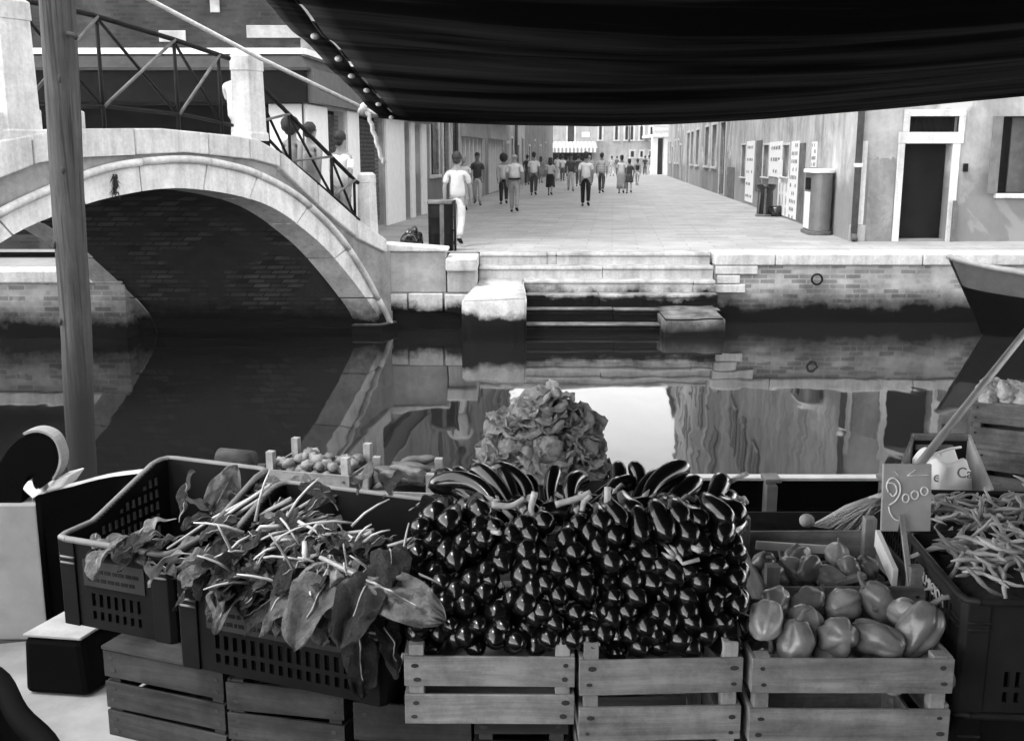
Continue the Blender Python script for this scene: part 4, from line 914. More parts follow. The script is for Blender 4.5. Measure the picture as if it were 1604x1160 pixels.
person('man in white shirt on the bridge, head behind the railing pillar', onbridge(2.02,.79), -.5236, 1.84, .46, .35, hair='short', stride=.2, arms=(.5,-.4), elbow=.5, wide=1.5, group=gb_)
person('dark-haired woman in sleeveless grey top coming down the bridge steps', onbridge(.95,.78), -.5236, 1.64, .24, .4, hair='afro', stride=.15, bare=True, group=gb_)
person('dark-haired woman with bare shoulders, second on the bridge steps', onbridge(.62,.72), -.5236, 1.80, .30, .5, hair='short', stride=.15, bare=True, group=gb_)
person('man in white T-shirt lowest on the bridge steps', onbridge(.36,.42), -.45, 1.80, .74, .25, hair='short', stride=.15, group=gb_)
person('child in pale dress beside the bridge pillar', onbridge(1.62,1.0), -.5236, 1.30, .62, .62, hair='short', stride=.15, skirt=.5, group=gb_)
# ------------------------------------------------------------------ mooring pole, far boat
pl = MB(); pts = []; rd = []
for i in range(26):
    z = lerp(-1.5, 4.6, i/25); b_ = at(90,0,8.0); x = lerp(-3.41, -3.285, (z+.2)/4.2)+.012*noise.noise(Vector((z*.9,0,4))); pts.append((x, 8.0+.015*noise.noise(Vector((z,7,0))), z)); rd.append(.106+.005*noise.noise(Vector((z*2.1,1,0)))+.005*z)
pl.tube(pts, rd, 18)
pm_, n, b = nodes_of('mooring_pole_wood'); vec = coords(n, 'Object', (9,9,.5), False); f = noise_tex(n, vec, 2.2, 7, .65, .6)
c = ramp(n, f, [(.25,.025),(.5,.05),(.75,.09)]); tc = n.nodes.new('ShaderNodeTexCoord'); sx_ = n.nodes.new('ShaderNodeSeparateXYZ'); n.links.new(tc.outputs['Object'], sx_.inputs[0])
c = mixc(n, 1.0, c, ramp(n, noise_tex(n, coords(n,'Object',(2,2,.8),False), 2.5, 6, .7), [(.3,.55),(.65,1.05)]), 'MULTIPLY')
c = mixc(n, 1.0, c, ramp(n, noise_tex(n, coords(n,'Object',(26,26,.45),False), 1.6, 5, .6), [(.38,.22),(.47,1)]), 'MULTIPLY'); c = tide(n, c, sx_.outputs[2], tc.outputs['Object'], .95, 1.55, .012, .2); n.links.new(c, b.inputs['Base Color']); b.inputs['Roughness'].default_value = .8; bump(n, b, f, .9, .02)
mp_ = tag(pl.build('mooring_pole', pm_), 'tall weathered timber mooring pole standing in the canal before the bridge', 'mooring pole')
kn = MB()
for z in (1.62, 2.2, 2.75, 3.4):
    a = R.uniform(3.6, 5.6); kn.ball((lerp(-3.41,-3.285,(z+.2)/4.2)+.122*math.cos(a), 8+.122*math.sin(a), z), (.013,.013,.03), 8, 6)
kn.tube([(-3.22,7.93,3.72),(-3.16,7.90,3.71),(-3.13,7.9,3.68)], .018, 6)
kn.build('knot', M['dark_wood'], mp_)

fb = empty('moored_boat', (7.0,16.9,0), 0, 'dark wooden boat bow with a pale gunwale moored against the far quay', 'boat')
L_ = 9; ns = 22
def hullp(t, q, side):
    """t along from stem, q 0 keel..1 rim"""
    x = t*L_; bw = .78*math.sin(min(1, t*2.2+.02)*PI/2)**.8; sheer = 1.27-.58*(min(1,t*2.6)**.7)+.1*t
    return Vector((x+.85*(1-q)*(1-min(1,t*3)), side*bw*(.35+.65*q**.6)-.62*t*(1 if False else 0), lerp(-.35, sheer, q)))
m_ = MB(); m_.smooth = True
for side in (-1,1): m_.grid(lambda a, b: hullp(a**1.5, b*.72, side), ns, 7)
m_.build('hull', M['boat_black'], fb)
m_ = MB(); m_.smooth = True
for side in (-1,1): m_.grid(lambda a, b: hullp(a**1.5, .72+b*.28, side)+Vector((0,side*.012,0)), ns, 3)
m_.build('top_strake', grey('boat_grey', .07, .12, 4, .6, .1), fb)
m_ = MB()
for side in (-1,1): m_.tube([hullp((i/ns)**1.5, 1.0, side)+Vector((0,-side*.02,.01)) for i in range(ns+1)], .045, 8)
m_.build('gunwale', grey('gunwale_grey', .18, .28, 6, .6, .1), fb)
m_ = MB(); m_.grid(lambda a, b: hullp(.004+.16*a, .97, -1).lerp(hullp(.004+.16*a, .97, 1), b), 8, 4); m_.build('foredeck', M['old_crate'], fb)

# ------------------------------------------------------------------ the market boat
boat = empty('market_boat', (0,0,0), 0, 'black market barge with white foredeck carrying the vegetables', 'boat')
# plan of the near and far sides; the bow is at the left
far = [(-2.55,3.72),(-1.90,3.84),(-1.835,3.9),(-1.79,4.05),(-1.66,4.45),(-1.3,5.0),(-.5,5.42),(.4,5.58),(1.6,5.6),(3.2,5.6),(6,5.5)]
near = [(-2.55,3.72),(-2.2,3.72),(-1.9,3.58),(-1.68,3.3),(-1.46,3.06),(-1.1,2.5),(-.6,1.9),(0,1.62),(1.2,1.5),(6,1.5)]
farS = smooth_tab(far, 5); nearS = smooth_tab(near, 5)
rimz = lambda x: interp([(-2.6,1.62),(-1.9,1.60),(-1.7,1.50),(-1.3,1.32),(-.6,1.18),(.3,1.11),(3,1.10),(6,1.15)], x)
dkz = 1.0
m_ = MB(); n_ = len(farS)
def near_at(x): return interp([(p.x,p.y) for p in nearS], x)
def far_at(x): return interp([(p.x,p.y) for p in farS], x)
m_.strip([Vector((p.x,p.y,.97)) for p in nearS], [Vector((p.x*.97+.1,p.y+.25,-.3)) for p in nearS]); m_.strip([Vector((p.x,p.y+.03,rimz(p.x)-.02)) for p in farS[10:]], [Vector((p.x*.97+.1,p.y-.25,-.3)) for p in farS[10:]])
m_.add([(-2.4,3.8,-.3),(6,1.7,-.3),(6,5.3,-.3)], [(0,1,2)]); m_.build('hull', M['boat_black'], boat)
m_ = MB(); xs = [-2.54+i*(1.58/14) for i in range(15)]
m_.strip([Vector((x,near_at(x),dkz)) for x in xs], [Vector((x,far_at(x)-.03,dkz)) for x in xs]); m_.strip([Vector((x,near_at(x),dkz-.05)) for x in xs], [Vector((x,near_at(x),dkz)) for x in xs])
m_.build('foredeck', grey('deck_white_paint', .11, .27, 2.4, .8, .4, dist=.01), boat)
m_ = MB(); m_.tube([Vector((p.x,p.y,dkz-.035)) for p in nearS if p.x < 1.5], .045, 8); m_.build('rubbing_strake', M['boat_black'], boat)
m_ = MB(); m_.add([(-1.0,2.4,.45),(6,1.6,.45),(6,5.4,.45),(-1.0,5.1,.45)], [(0,1,2,3)]); m_.add([(-.98,2.4,.45),(-.98,5.15,.45),(-.98,5.15,dkz-.003),(-.98,2.4,dkz-.003)], [(0,1,2,3)]); m_.build('hold_floor', M['boat_black'], boat)
m_ = MB(); A = [p for p in farS if p.x >= -1.845]
i0 = [Vector((p.x,p.y,rimz(p.x))) for p in A]; b0 = [Vector((p.x,p.y,.44 if p.x > -.9 else .99)) for p in A]; o_ = Vector((.0,.055,0))
m_.strip(b0, i0); m_.strip([p+o_ for p in b0], [p+o_ for p in i0]); m_.strip(i0, [p+o_ for p in i0]); m_.add([b0[0], i0[0], i0[0]+o_, b0[0]+o_], [(0,1,2,3)])
m_.build('bulwark', M['boat_black'], boat)
m_ = MB(); m_.strip([p+Vector((-.006,-.012,.003)) for p in i0], [p+Vector((0,.062,.003)) for p in i0]); m_.strip([p+Vector((-.006,-.012,.003)) for p in i0], [p+Vector((-.006,-.012,-.012)) for p in i0]); m_.build('gunwale', grey('gunwale_white', .42, .6, 7, .7, .1), boat)
for x in (-.2, 1.42, 2.06, 2.9): 
    m_ = MB(); y = far_at(x); m_.box(x-.03,x+.03,y-.10,y-.005,.46,rimz(x)-.015); m_.box(x-.045,x+.045,y-.12,y+.0,rimz(x)+.006,rimz(x)+.03); m_.build('rib', grey('rib_grey', .10, .17, 6, .8, .1), boat, bevel=.006)
# scrolled stem post at the bow; lit edge and shaded front painted in
def scroll(u, v): p = at(u, v, 3.93); return p
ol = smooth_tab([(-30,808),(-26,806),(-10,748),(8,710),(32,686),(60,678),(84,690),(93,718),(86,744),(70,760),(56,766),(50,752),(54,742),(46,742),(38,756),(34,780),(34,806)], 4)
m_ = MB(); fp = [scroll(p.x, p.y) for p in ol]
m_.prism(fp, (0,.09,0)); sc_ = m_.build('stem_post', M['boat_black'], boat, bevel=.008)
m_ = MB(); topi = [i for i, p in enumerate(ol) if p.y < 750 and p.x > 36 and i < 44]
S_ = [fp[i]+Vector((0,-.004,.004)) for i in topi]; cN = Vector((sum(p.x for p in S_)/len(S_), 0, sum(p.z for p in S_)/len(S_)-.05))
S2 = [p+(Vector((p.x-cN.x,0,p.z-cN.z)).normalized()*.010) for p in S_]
m_.strip(S2, [p+Vector((.008,.055,.004)) for p in S2]); m_.strip(S2, S_); m_.build('stem_lit_edge', grey('stem_painted_light', .16, .30, 6, .6, .1), sc_)
m_ = MB(); q1 = scroll(52,772)
m_.prism([scroll(32,765),scroll(44,752),scroll(62,757),scroll(67,772),scroll(52,783)], (0,.07,0)); m_.prism([at(66,772,3.95),at(88,748,3.95),at(112,742,3.95),at(96,764,3.95)], (.02,.10,.0)); m_.build('stem_chock', M['white'], boat, bevel=.01)
m_ = MB(); m_.prism([(-2.56,3.905,.96),(-1.85,3.905,.96),(-1.80,4.02,.96),(-1.84,4.25,.96),(-2.40,4.10,.96)], (0,0,.565)); m_.build('bow_board', grey('bow_white', .16, .30, 2.0, .8, .3), boat, bevel=.006)
# timber bitt on the foredeck; lit top and shaded sides put into its colours
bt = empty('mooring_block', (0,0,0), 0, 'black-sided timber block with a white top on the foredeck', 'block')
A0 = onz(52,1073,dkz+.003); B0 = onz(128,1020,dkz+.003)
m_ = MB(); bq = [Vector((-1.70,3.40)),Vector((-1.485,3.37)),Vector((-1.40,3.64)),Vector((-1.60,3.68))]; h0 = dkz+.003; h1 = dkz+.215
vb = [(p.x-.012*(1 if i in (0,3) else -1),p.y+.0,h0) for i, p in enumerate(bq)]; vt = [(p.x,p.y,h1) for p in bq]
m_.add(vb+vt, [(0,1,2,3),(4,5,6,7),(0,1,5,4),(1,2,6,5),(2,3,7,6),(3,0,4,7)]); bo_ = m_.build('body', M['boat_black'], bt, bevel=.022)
m_ = MB(); m_.prism([(p.x,p.y,h1+.001) for p in bq], (0,0,.012)); m_.build('top', grey('block_lit_top', .18, .30, 8, .8, .3), bt, bevel=.004)
# display platform on trestles
pf = empty('display_platform', (0,0,0), 0, 'dark plank platform that lifts the crates above the boat floor', 'platform')
m_ = MB()
for k in range(7): m_.box(-.86+.02*(k % 2), 2.1, 2.02+k*.185, 2.02+k*.185+.178, 1.435, 1.462)
m_.box(-.5,2.1,1.86,2.016,1.435,1.462); m_.build('plank_top', M['dark_wood'], pf)
for x in (-.55,.6,1.8):
    for y in (2.1,3.15): m_ = MB(); m_.box(x-.04,x+.04,y-.04,y+.04,.452,1.434); m_.build('leg', M['dark_wood'], pf)
PZ = 1.463

# ------------------------------------------------------------------ crates
nl = MB(); nl.add([(.0055*math.cos(i*PI/4),0,.0045*math.sin(i*PI/4)) for i in range(8)]+[(.0055*math.cos(i*PI/4),.002,.0045*math.sin(i*PI/4)) for i in range(8)], [tuple(range(8))]+[(i,(i+1) % 8,8+(i+1) % 8,8+i) for i in range(8)]); NAIL = nl.mesh('nail', M['nail'])
def wooden_crate(label, fl, w, d, z0, z1, yaw, slats=3, posts=.02, mats=('crate','crate_y','crate_z'), group=None, slat_h=None, cat='crate', lean=0):
    """fl = front left bottom corner (x, y); slatted box with corner posts and nails"""
    t = empty('wooden_crate', (fl[0], fl[1], z0), yaw, label, cat, group); H = z1-z0; th = .008
    mx, my, mz = (M[k] for k in mats); sh = slat_h or H/slats*.88; gap = (H-sh*slats)/max(1, slats-1) if slats > 1 else 0
    def side(name, a, b, mat, seed):
        a = Vector(a); b = Vector(b); dr = (b-a).normalized(); n = Vector((dr.y,-dr.x,0)); m = MB()
        for k in range(slats):
            z = k*(sh+gap); j = R.uniform(-.003,.003); r_ = R.uniform(-.0035,.0035)
            m.prism([a+Vector((0,0,z+j-r_)), b+Vector((0,0,z+j+r_)), b+Vector((0,0,z+sh+j+r_)), a+Vector((0,0,z+sh+j-r_*.5))], -n*th)
        return m.build(name, mat, t, bevel=.0012)
    f = side('front_panel', (0,0,0), (w,0,0), mx, 1); side('back_panel', (w,d,0), (0,d,0), mx, 2)
    side('side_panel', (0,d-th-.001,0), (0,th+.001,0), my, 3); side('side_panel', (w,th+.001,0), (w,d-th-.001,0), my, 4)
    ps = .03
    for x, y in ((th+.001,th+.001),(w-th-ps-.001,th+.001),(th+.001,d-th-ps-.001),(w-th-ps-.001,d-th-ps-.001)):
        m = MB(); m.box(x,x+ps,y,y+ps,.005,H+posts); m.build('corner_post', mz, t, bevel=.0015)
    m = MB(); m.box(.012,w-.012,.012,d-.012,.004,.011); m.build('base', mx, t)
    for k in range(slats):
        for x in (.022,w-.022):
            for q in (.25,.72):
                o = bpy.data.objects.new('nail', NAIL); COL.objects.link(o); o.parent = t; o.location = (x+R.uniform(-.005,.005), -.0012, k*(sh+gap)+sh*q); s_ = R.uniform(.8,1.3); o.scale = (s_*R.uniform(.9,1.5), 1, s_)
    return t
r_ = math.radians
OLD = ('old_crate','old_crate_y','old_crate')
A_ = wooden_crate('pale slatted crate under the left half of the eggplant heap', (-.218,1.965), .345, .36, 1.716, 1.862, 0, 2, .022)
B_ = wooden_crate('tall pale slatted crate under the right half of the eggplant heap', (.136,1.955), .330, .38, PZ+.002, 1.862, r_(1), 4, .03, slat_h=.074)
C_ = wooden_crate('tall pale slatted crate of bell peppers in the front row', (.480,1.945), .406, .30, PZ+.002, 1.868, r_(.5), 4, .0, slat_h=.074)
F_ = wooden_crate('weathered crate at the left end of the bottom row', (-.985,2.350), .345, .40, PZ+.002, 1.690, r_(-21), 3, .0, OLD)
G_ = wooden_crate('weathered crate second from the left in the bottom row', (-.648,2.195), .282, .36, PZ+.002, 1.690, r_(-12), 3, .0, OLD)
H_ = wooden_crate('dark weathered crate in the middle of the bottom row', (-.350,2.125), .262, .36, PZ+.002, 1.672, r_(-5), 2, .0, OLD)
I_ = wooden_crate('dark crate beneath the left eggplant crate', (-.080,2.05), .200, .30, PZ+.002, 1.714, 0, 3, .0, OLD)
m_ = MB(); m_.box(.0,.335,-.004,.40,0,.008); lid = m_.build('crate_lid', M['old_crate'], None); lid.location = (-.985,2.350,1.6925); lid.rotation_euler = (0,0,r_(-21)); tag(lid, 'thin board lying as a lid on the leftmost bottom crate', 'board')
K_ = wooden_crate('pale crate of small peppers behind the bell peppers', (.575,2.262), .375, .38, PZ+.002, 1.885, r_(-1), 4, .045, slat_h=.074)
Mm = wooden_crate('low crate behind the peppers that the broom rests on', (.50,2.70), .62, .34, PZ+.002, 1.80, 0, 3, .0, OLD)
def rimpoly(mb, pts, r): mb.tube(pts, r, 8)
def plastic_crate(label, fl, w, d, z0, h, hb, yaw, mat, rim, lettering=None, panel_=False):
    """moulded crate: slotted walls, sides that rise to hb at the back, thick corners, rolled rim"""
    t = empty('plastic_crate', (fl[0], fl[1], z0), yaw, label, 'crate'); th = .010; cw = .0115
    top = lambda s: h if s < .30*d else (lerp(h, hb, (s-.30*d)/(.58*d)) if s < .88*d else hb)
    if hb <= h: top = lambda s: h
    def wall(name, a, b, topf, hole, parent=t):
        a = Vector(a); b = Vector(b); L = (b-a).length; dr = (b-a)/L; n = Vector((dr.y,-dr.x,0)); m = MB(); N_ = int(L/cw)
        for i in range(N_):
            s0, s1 = L*i/N_, L*(i+1)/N_; tz = min(topf(s0), topf(s1)); z = 0
            runs = []; st_ = 0; k = 0; zz_ = 0
            K = int(tz/.0115)
            for k in range(K+1):
                hz = hole(i, k, N_, K)
                if hz and st_ is not None: 
                    if zz_ > st_: runs.append((st_, zz_))
                    st_ = None
                elif not hz and st_ is None: st_ = zz_
                zz_ += .0115
            if st_ is not None: runs.append((st_, tz))
            for z0_, z1_ in runs:
                if z1_-z0_ > .001: m.prism([a+dr*s0+Vector((0,0,z0_)), a+dr*s1+Vector((0,0,z0_)), a+dr*s1+Vector((0,0,z1_)), a+dr*s0+Vector((0,0,z1_))], -n*th)
        return m.build(name, mat, parent)
    fh = lambda i, k, N_, K: 6 < i < N_-7 and i % 2 == 0 and (2 <= k <= 3 or 5 <= k <= 7)
    sh_ = lambda i, k, N_, K: 5 < i < N_-3 and i % 2 == 0 and (k % 3 != 0) and 2 <= k < K-2
    wall('front_panel', (0,0,0), (w,0,0), lambda s: h, fh); wall('back_panel', (w,d,0), (0,d,0), lambda s: max(h,hb), lambda i,k,N_,K: 6 < i < N_-7 and i % 2 == 0 and 2 <= k <= 7)
    sdL = wall('side_panel', (0,d-th-.001,0), (0,th+.001,0), lambda s: top(d-s), lambda i,k,N_,K: sh_(N_-i,k,N_,K)); sdR = wall('side_panel', (w,th+.001,0), (w,d-th-.001,0), top, sh_)
    for cx, cy, sx, sy in ((0,0,1,1),(w,0,-1,1),(0,d,1,-1),(w,d,-1,-1)):
        zt = h if sy > 0 else max(h,hb); m = MB(); e = .006; q = .052
        pts = [(cx-sx*e+sx*.012, cy-sy*e),(cx+sx*q, cy-sy*e),(cx+sx*q, cy-sy*.0005),(cx+sx*.0145,cy-sy*.0005),(cx-sx*.0005,cy+sy*.0145),(cx-sx*.0005,cy+sy*q),(cx-sx*e,cy+sy*q),(cx-sx*e,cy-sy*e+sy*.012)]
        m.prism([(x,y,0) for x, y in pts], (0,0,zt-.004)); m.build('corner_post', mat, t, bevel=.002)
        if sy > 0:
            for zr in (zt-.045, zt-.060):
                m = MB(); m.tube([(cx+sx*q,cy-sy*e-.001,zr),(cx+sx*.012,cy-sy*e-.001,zr),(cx-sx*e-sx*.001,cy+sy*.010,zr),(cx-sx*e-sx*.001,cy+sy*q,zr)], .0032, 6); m.build('corner_ridge', rim, t)
    m = MB(); ins = .003; o_ = .002
    ss = [d*i/14 for i in range(15)]
    loop = [(.03,-o_,h),(w-.03,-o_,h),(w-.006,.004,h),(w+o_,.03,h)]+[(w+o_,s,top(s)) for s in ss if .04 < s < d-.04]+[(w+o_,d-.03,max(h,hb)),(w-.006,d-.004,max(h,hb)),(w-.03,d+o_,max(h,hb)),(.03,d+o_,max(h,hb)),(.006,d-.004,max(h,hb)),(-o_,d-.03,max(h,hb))]+[(-o_,s,top(s)) for s in reversed(ss) if .04 < s < d-.04]+[(-o_,.03,h),(.006,.004,h),(.03,-o_,h)]
    m.tube(loop, .0085, 8, caps=False); m.build('rim', rim, t)
    m = MB(); m.box(.012,w-.012,.012,d-.012,.002,.010); m.build('base', mat, t)
    if panel_:
        m = MB(); m.box(.075,w-.075,-.004,-.0005,h*.50,h*.80); pn_ = m.build('label_panel', rim if False else grey('crate_label', .016, .024, 9, .5, .1), t)
        m = MB()
        for k in range(2):
            x = .09
            while x < w-.10:
                l_ = R.uniform(.006,.02); m.box(x,x+l_,-.0052,-.0042,h*(.68-.1*k)-.004,h*(.68-.1*k)+.005); x += l_+R.uniform(.004,.008)
        m.build('worn_print', M['dark'], pn_)
    if lettering: text(lettering, .036, (-.0075, d*.45, h-.048), (PI/2,0,-PI/2), M['rope'], t, ext=.001)
    return t
E_ = plastic_crate('dark plastic crate with a raised back at the far left', (-1.125,2.475), .335, .42, 1.7015, .225, .315, r_(-21), M['plastic'], M['rim'], panel_=True)
D_ = plastic_crate('dark plastic crate overflowing with chard beside the eggplants', (-.752,2.225), .515, .44, 1.712, .212, .305, r_(-21), M['plastic'], M['rim'], panel_=True)
m_ = MB(); m_.box(-.62,-.30,2.25,2.60,1.6935,1.709); tag(m_.build('packing_board', M['dark_wood']), 'dark board laid under the chard crate', 'board')
L2b = plastic_crate('lower black plastic crate of the right front stack', (.928,2.02), .60, .40, PZ+.002, .240, .240, r_(-4), M['plastic'], M['plastic_r'])
L1 = plastic_crate('upper dark plastic crate of beans with white lettering on its side', (.928,2.02), .60, .40, 1.7135, .245, .245, r_(-4), M['plastic_r'], M['plastic_r'], lettering='N.MICIOA')
M1 = plastic_crate('rear plastic crate of beans before the printed sack', (1.02,2.47), .62, .42, 1.62, .29, .29, r_(-4), M['plastic'], M['plastic_r'])
m_ = MB(); m_.box(1.03,1.62,2.46,2.88,PZ+.002,1.618); tag(m_.build('wooden_box', M['old_crate']), 'plain dark box propping up the rear bean crate', 'box')

# ------------------------------------------------------------------ eggplants
def eggplant_mesh(kind, L=.15, r=.030, bend=.02):
    m = MB(); n = 12; prof = []
    for i in range(n+1):
        t = i/n; q = math.sin(PI*min(1, t*1.02+.02)**.62)**.62 if t < 1 else 0
        rad = r*(math.sqrt(max(0, 1-(1-t*4)**2)) if t < .25 else lerp(1.0, .48, ((t-.25)/.75)**1.25)); prof.append((max(rad, .0008), t*L))
    pts = [(bend*math.sin(t_[1]/L*PI*.8), 0, t_[1]) for t_ in prof]
    m.tube(pts, [p[0] for p in prof], 14); return m
def calyx_mesh(L=.15, r=.030, bend=.02, seed=0):
    rr = random.Random(seed); m = MB(); top = Vector((bend*math.sin(PI*.8), 0, L))
    for k in range(6):
        a = k*PI/3; rad = r*.50; p1 = top+Vector((rad*.4*math.cos(a), rad*.4*math.sin(a), .004)); p2 = top+Vector((rad*1.12*math.cos(a), rad*1.12*math.sin(a), -.007)); p3 = top+Vector((rad*1.30*math.cos(a), rad*1.3*math.sin(a), -.022-rr.uniform(0,.008)))
        m.tube([p1,p2,p3], [.006,.0065,.001], 5)
    m.tube([top+Vector((0,0,-.004)), top+Vector((.004,0,.012)), top+Vector((rr.uniform(-.004,.02),rr.uniform(-.01,.01),.032)), top+Vector((rr.uniform(-.01,.035),rr.uniform(-.02,.02),.052))], [.0095,.0065,.005,.0055], 7); return m
EGV = []
for k in range(9):
    L = (.15,.165,.14,.155,.17,.18,.19,.175,.185)[k]; r = (.030,.028,.031,.027,.029,.0235,.022,.024,.0215)[k]; bd = (.008,.03,-.02,.018,.04,.03,-.02,.045,.02)[k]
    EGV.append((eggplant_mesh(k,L,r,bd).mesh('eggplant', M['eggplant']), calyx_mesh(L,r,bd,k).mesh('calyx', M['calyx'])))
def eggplant(pos, axis, label, group, k, roll=0, full=True, s=1.0):
    """pos = blossom end; axis points from it towards the stalk"""
    t = empty('eggplant', pos, 0, label, 'eggplant', group); q = Vector(axis).to_track_quat('Z', 'Y'); t.rotation_euler = (q.to_matrix() @ Matrix.Rotation(roll, 3, 'Z')).to_euler(); t.scale = (s,)*3
    o = bpy.data.objects.new('body', EGV[k][0]); COL.objects.link(o); o.parent = t
    if full: o = bpy.data.objects.new('calyx', EGV[k][1]); COL.objects.link(o); o.parent = t
    return t
WL = 'glossy black eggplant packed blossom end out in the front wall of the heap'
rows = 10
for i in range(rows):
    f_ = i/(rows-1); z = 1.866+.225*f_; y = 1.962+.125*f_**1.4; cnt = 13 if i % 2 else 12
    for j in range(cnt):
        h_ = (j+.5)/cnt if i % 2 == 0 else (j+.0)/(cnt-1)
        x = lerp(-.205+.012*f_, .462, h_)+R.uniform(-.004,.004)
        yy = y+.05*abs(h_-.5)**2+R.uniform(-.010,.008); ax = Vector((R.uniform(-.07,.07)-(h_-.5)*.3, 1, R.uniform(-.06,.06)+(.25 if i == 0 else 0)))
        if i == 0: yy += .012
        if i % 2 and j % 2 == 0: eggplant((x+.028, yy+.045, z), ax, 'black eggplant wedged behind the front wall of the heap', 'eggplants wedged behind the front wall', R.randrange(5), 0, full=False)
        eggplant((x, yy, z+R.uniform(-.004,.004)), ax, WL, 'eggplants in the front wall of the heap', R.randrange(5), R.uniform(0,6.3), full=False, s=R.uniform(.80,.92))
# the right flank of the heap, seen end on and from the side
for i in range(4):
    for j in range(2): eggplant((.474+R.uniform(-.006,.006), 2.05+.07*j+.02*i, 1.90+.042*i), Vector((-1, .3, .05)), 'glossy black eggplant in the right flank of the heap above the peppers', 'eggplants in the right flank', R.randrange(5), R.uniform(0,6), full=False)
# the crown: fanned out with the stalks turned in; blossom ends (u, v) and stalk ends in the photograph, at real distances
crown = [(672,782,2.27,770,808,2.16,'long eggplant lowest of the left fan, pointing left'),(655,790,2.24,745,812,2.13,'eggplant tucked beneath the left fan, pointing left'),(668,750,2.36,765,798,2.22,'eggplant second from the bottom of the left fan'),
 (688,725,2.42,768,788,2.25,'eggplant at the upper left shoulder of the fan'),(715,722,2.44,775,792,2.27,'eggplant third along the top of the left fan'),(737,720,2.45,790,785,2.28,'broad shiny eggplant near the middle of the left fan'),(765,718,2.46,800,782,2.29,'upright eggplant right of the shiny one in the left fan'),
 (782,722,2.46,806,780,2.30,'slim upright eggplant of the left fan'),(826,728,2.46,832,785,2.30,'upright eggplant at the right end of the left fan'),(872,715,2.50,870,770,2.36,'short eggplant with its stalk up beside the gap'),
 (918,738,2.47,905,790,2.32,'eggplant left of the stalks in the back row'),(968,712,2.52,950,770,2.38,'dark round-ended eggplant at the top of the heap'),(990,712,2.50,985,762,2.38,'round eggplant with a bright highlight on the very top'),(975,738,2.44,915,795,2.28,'eggplant lying diagonally below the topmost pair'),
 (1000,735,2.42,938,782,2.28,'long eggplant lying diagonally left of centre'),(1040,728,2.46,1000,782,2.32,'plump eggplant right of the topmost pair'),(1082,715,2.44,1030,775,2.28,'long eggplant pointing up to the right, tallest of the right fan'),(1100,735,2.42,1050,790,2.26,'eggplant with a streak of light beside the tallest one'),
 (1132,732,2.38,1085,800,2.27,'eggplant low in the right fan below the broken stick'),(1152,762,2.34,1098,818,2.20,'eggplant far right of the fan with a pale streak'),(1160,800,2.28,1092,828,2.14,'eggplant at the right edge with a broad highlight'),(1060,800,2.25,1000,812,2.18,'eggplant lying level in the shadow at right centre'),
 (745,800,2.24,820,805,2.16,'eggplant lying level in the left hollow'),(955,800,2.22,880,806,2.16,'eggplant lying level under the crossed stalks'),(968,800,2.17,1030,848,2.08,'eggplant with bright stalk pointing down right in front'),(880,820,2.17,820,800,2.2,'curved eggplant across the centre with its stalk to the left')]
for q, (u0,v0,y0,u1,v1,y1,lab) in enumerate(crown):
    a = at(u0,v0,y0); b = at(u1,v1,y1); k = 5+q % 4; Lk = (.18,.19,.175,.185)[q % 4]
    eggplant(a+(b-a).normalized()*.004-Vector((0,0,.018)), b-a, lab, 'eggplants fanned out on top of the heap', k, R.uniform(0,6.3), True, max(.85, min(1.15, (b-a).length/Lk*1.12)))
fil = 'eggplant sunk in the dark hollow of the heap'
for q in range(20): eggplant((R.uniform(-.17,.44), R.uniform(2.2,2.34), R.uniform(2.03,2.075)), Vector((R.uniform(-1,1),R.uniform(-.5,.5),R.uniform(-.1,.1))), fil, 'eggplants in the hollow of the heap', R.randrange(5), 0, True)
sk = MB()                                                          # loose crossing stalks
for pts in ([(838,770),(832,800),(848,812)],[(952,762),(950,790),(938,812),(905,815)],[(832,805),(850,820),(880,828),(930,818)],[(925,775),(915,785),(912,800)],[(770,790),(800,792),(822,780)],[(1028,842),(1050,852),(1072,850)],[(870,790),(905,780),(925,770)]):
    tt = smooth_tab(pts, 5); y0 = 2.14; o = MB(); o.tube([at(p.x,p.y,y0+.0004*(815-p.y)) for p in tt], [lerp(.0075,.0055,i/len(tt)) for i in range(len(tt))], 7); tag(o.build('eggplant_stalk', M['calyx']), 'pale green eggplant stalk curling over the dark heap', 'stalk', 'stalks on the eggplant heap')
sm_ = MB(); a = at(1135,758,2.36); b = at(1172,740,2.36); sm_.tube([a,b],.006,6); tag(sm_.build('stick', M['rope']), 'thin pale stick jutting up right from the eggplant heap', 'stick')

# ------------------------------------------------------------------ peppers
def pepper_meshes(seed, L=.125, r=.043):
    rr = random.Random(seed); m = MB(); ph = rr.uniform(0,6); ex_ = rr.uniform(.82,.95); n = rr.choice((3,4)); prof = []
    for i in range(17):
        t = i/16; q = math.sin(PI*min(1,(t*.93+.035))**ex_)**.55; q *= lerp(.80, 1.0, min(1, t*1.5)); prof.append((max(.002, r*q), (t-.5)*L))
    prof[-1] = (r*.30, L*.455); prof.append((r*.12, L*.43)); kx_ = rr.uniform(-.15,.15)
    m.lathe(prof, 40, None, lambda a, z: 1.06-.20*(1-abs(math.sin((n*a+ph+z*kx_*40)/2)))**2.2*(.75+.5*abs(z)/L)+.26*noise.noise(Vector((math.cos(a)*1.5,math.sin(a)*1.5,z*20+seed))))
    for i, v in enumerate(m.v): v.x += kx_*.6*v.z*v.z/L; m.v[i] = v
    s = MB(); s.tube([(0,0,L*.425),(.003,0,L*.49),(.010,.004,L*.62),(.022,.006,L*.70)], [.011,.0065,.0055,.006], 7)
    return m.mesh('pepper', M['pepper']), s.mesh('stem', M['stem'])
PV = [pepper_meshes(i) for i in range(5)]
